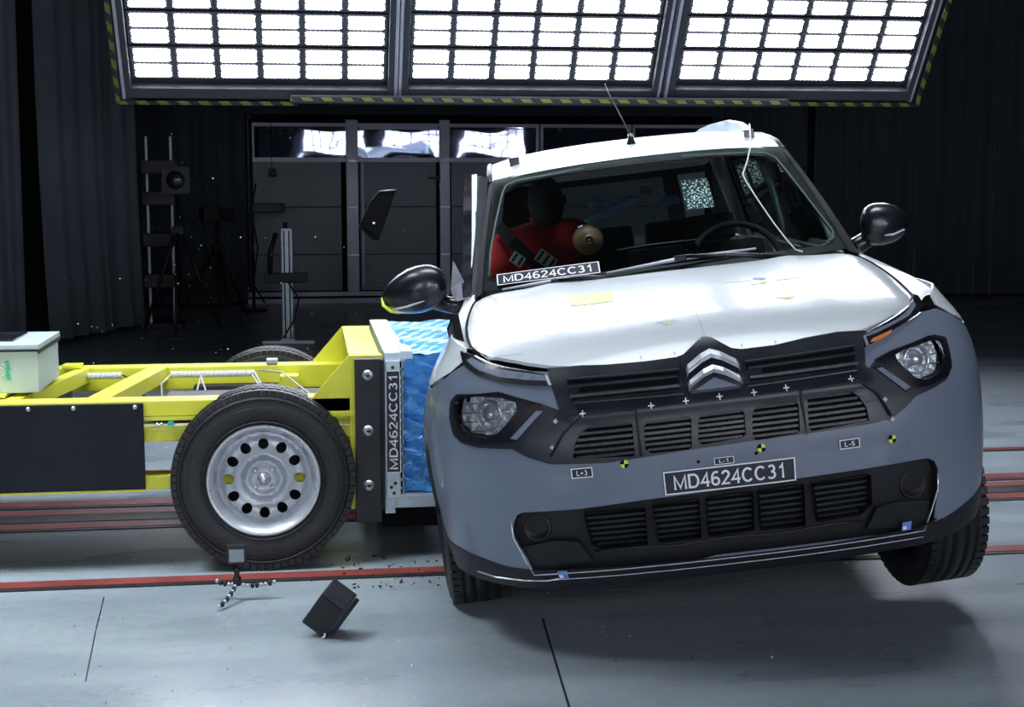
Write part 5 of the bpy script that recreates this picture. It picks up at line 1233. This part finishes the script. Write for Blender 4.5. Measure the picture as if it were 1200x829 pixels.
DU, b0 = in_car('crash_test_dummy', 'crash test dummy in a red shirt strapped in behind the struck corner of the windscreen', 'dummy', (-.40, 2.30, .66))
# body: pelvis, belly, chest, neck, shoulders, thighs (leaning to the struck side)
J = [((-.38, 2.30, .74), .15, .12), ((-.40, 2.28, .90), .145, .115), ((-.43, 2.22, 1.06), .165, .125), ((-.46, 2.20, 1.19), .15, .11), ((-.43, 2.20, 1.27), .06), ((-.40, 2.18, 1.31), .055),
     ((-.60, 2.20, 1.20), .075), ((-.63, 2.12, 1.08), .06), ((-.31, 2.16, 1.235), .075), ((-.25, 2.0, 1.225), .062),
     ((-.46, 2.05, .72), .095), ((-.48, 1.80, .74), .08), ((-.30, 2.05, .72), .095), ((-.28, 1.80, .74), .08), ((-.50, 1.62, .45), .055), ((-.26, 1.62, .45), .055)]
E_ = [(0, 1), (1, 2), (2, 3), (3, 4), (4, 5), (3, 6), (6, 7), (3, 8), (8, 9), (0, 10), (10, 11), (0, 12), (12, 13), (11, 14), (13, 15)]
skin_mesh('body', J, E_, 'red', DU, b0)
# head turned down towards the struck side
hm = MB(); 
def headf(i, j):
    a = 2*PI*i/24; ph = PI*j/16; x = .078*math.sin(ph)*math.cos(a); y = .10*math.sin(ph)*math.sin(a); z = .118*math.cos(ph)
    if y < 0 and z < 0: x *= 1-.25*(-z/.118)
    if y < -.06 and abs(x) < .02 and -.035 < z < .02: y -= .014*(1-abs(x)/.02)
    if y < -.05 and .01 < abs(x) < .045 and .0 < z < .03: y += .008
    return (-.385+x, 2.14+y, 1.375+z)
hm.grid(headf, range(25), range(17)); hd_ = sh(hm, b0).build('head', 'seat', DU)
for s_ in (-1, 1): sh(MB().tube([(-.385+s_*.076, 2.15, 1.36), (-.385+s_*.083, 2.155, 1.375), (-.385+s_*.078, 2.165, 1.395)], .009, 6), b0).build('ear', 'seat', hd_)
sh(MB().tube([(-.40, 2.045, 1.325), (-.37, 2.045, 1.325)], .004, 6), b0).build('mouth', 'gloss', hd_)
# half arm: bare rubber stump with a round end cap
st = sh(MB().lathe([(.0, -.062), (.012, -.061), (.013, -.057), (.030, -.054), (.052, -.040), (.062, -.015), (.064, .02), (.058, .09), (.052, .16)], 'y', 28, (-.236, 1.80, 1.203)), b0).build('arm_stump', 'tan', DU)
sh(MB().lathe([(.016, -.0645), (.012, -.062), (.0, -.060)], 'y', 16, (-.236, 1.80, 1.203)), b0).build('end_bolt', 'plate', st)
sh(MB().tube([(-.275, 1.735, 1.258), (-.255, 1.735, 1.262)], .005, 6), b0).build('end_clip', 'wtxt', st)
def bandq(pts, w, off=0):
    m = MB(); vs = []
    for p, q in zip(pts, pts[1:]+pts[-1:]):
        p, q = Vector(p), Vector(q); d = (q-p) if (q-p).length > 1e-6 else last
        last = d; n = d.cross(Vector((0, -1, 0))).normalized()*w; vs += [p+n, p-n, p-n+Vector((0, .004, 0)), p+n+Vector((0, .004, 0))]
    m.add(vs, [(i*4+k, i*4+(k+1) % 4, i*4+4+(k+1) % 4, i*4+4+k) for i in range(len(pts)-1) for k in range(4)]); return m
sh(bandq([(-.60, 2.14, 1.30), (-.55, 2.06, 1.23), (-.50, 2.035, 1.17), (-.42, 2.02, 1.07), (-.34, 2.04, .97), (-.26, 2.08, .88)], .026), b0).build('seat_belt', 'black', DU)
def checker(c, r, w, h, n, nm):
    c = Vector(c); u = Vector((math.cos(r), 0, math.sin(r))); v = Vector((-math.sin(r), 0, math.cos(r)))
    m = MB().add([c+u*a*w+v*b*h for a, b in ((-1, -1), (1, -1), (1, 1), (-1, 1))], [(0, 1, 2, 3)]); o = sh(m, b0).build(nm, 'wtxt', DU)
    m = MB()
    for k in range(n):
        a0 = -1+2*(k+.32)/n; a1 = -1+2*(k+.72)/n
        m.add([c+Vector((0, -.0015, 0))+u*a*w+v*b*h for a, b in ((a0, -.85), (a1, -.85), (a1, .85), (a0, .85))], [(0, 1, 2, 3)])
    sh(m, b0).build('stripe', 'teal', o)
checker((-.415, 1.99, 1.135), math.radians(-42), .044, .028, 3, 'belt_patch')
checker((-.535, 1.985, 1.15), math.radians(-40), .029, .024, 2, 'belt_patch')
# child seats with blue padded wings on the rear bench
def child_seat(base, label, wing, extra):
    o, b = in_car('child_seat', label, 'seat', base, None)
    mx = Matrix.Translation(Vector(base)+Vector((0, .25, 0))) @ Matrix.Rotation(math.radians(-15), 4, 'X')
    sh(MB().box(-.20, .20, -.32, .12, 0, .12, Matrix.Translation(Vector(base)), bev=.04), b).build('base', 'seat', o)
    sh(MB().box(-.20, .20, -.06, .05, .05, .58, mx, bev=.04), b).build('shell', 'seat', o)
    sh(MB().tube(wing[0], wing[1], 12), b).build('padded_wing', 'bluecloth', o)
    for p, r in extra: sh(MB().tube(p, r, 8), b).build('padded_edge', 'bluecloth', o)
child_seat((-.12, 3.10, .64), 'child seat with a long dark blue padded wing seen behind the tan arm', ([(-.20, 2.98, 1.235), (-.14, 2.98, 1.275), (-.04, 3.0, 1.30), (.05, 3.02, 1.335), (.10, 3.02, 1.34)], [.018, .028, .030, .026, .014]), [([(-.16, 3.05, 1.335), (-.13, 3.05, 1.35), (-.09, 3.05, 1.345)], [.012, .02, .012])])
child_seat((.34, 3.10, .64), 'child seat with a short bright blue wing tip in the middle of the windscreen', ([(.14, 3.0, 1.245), (.19, 3.0, 1.285), (.23, 3.0, 1.315), (.265, 3.0, 1.318), (.285, 3.0, 1.30)], [.012, .026, .026, .022, .012]), [])
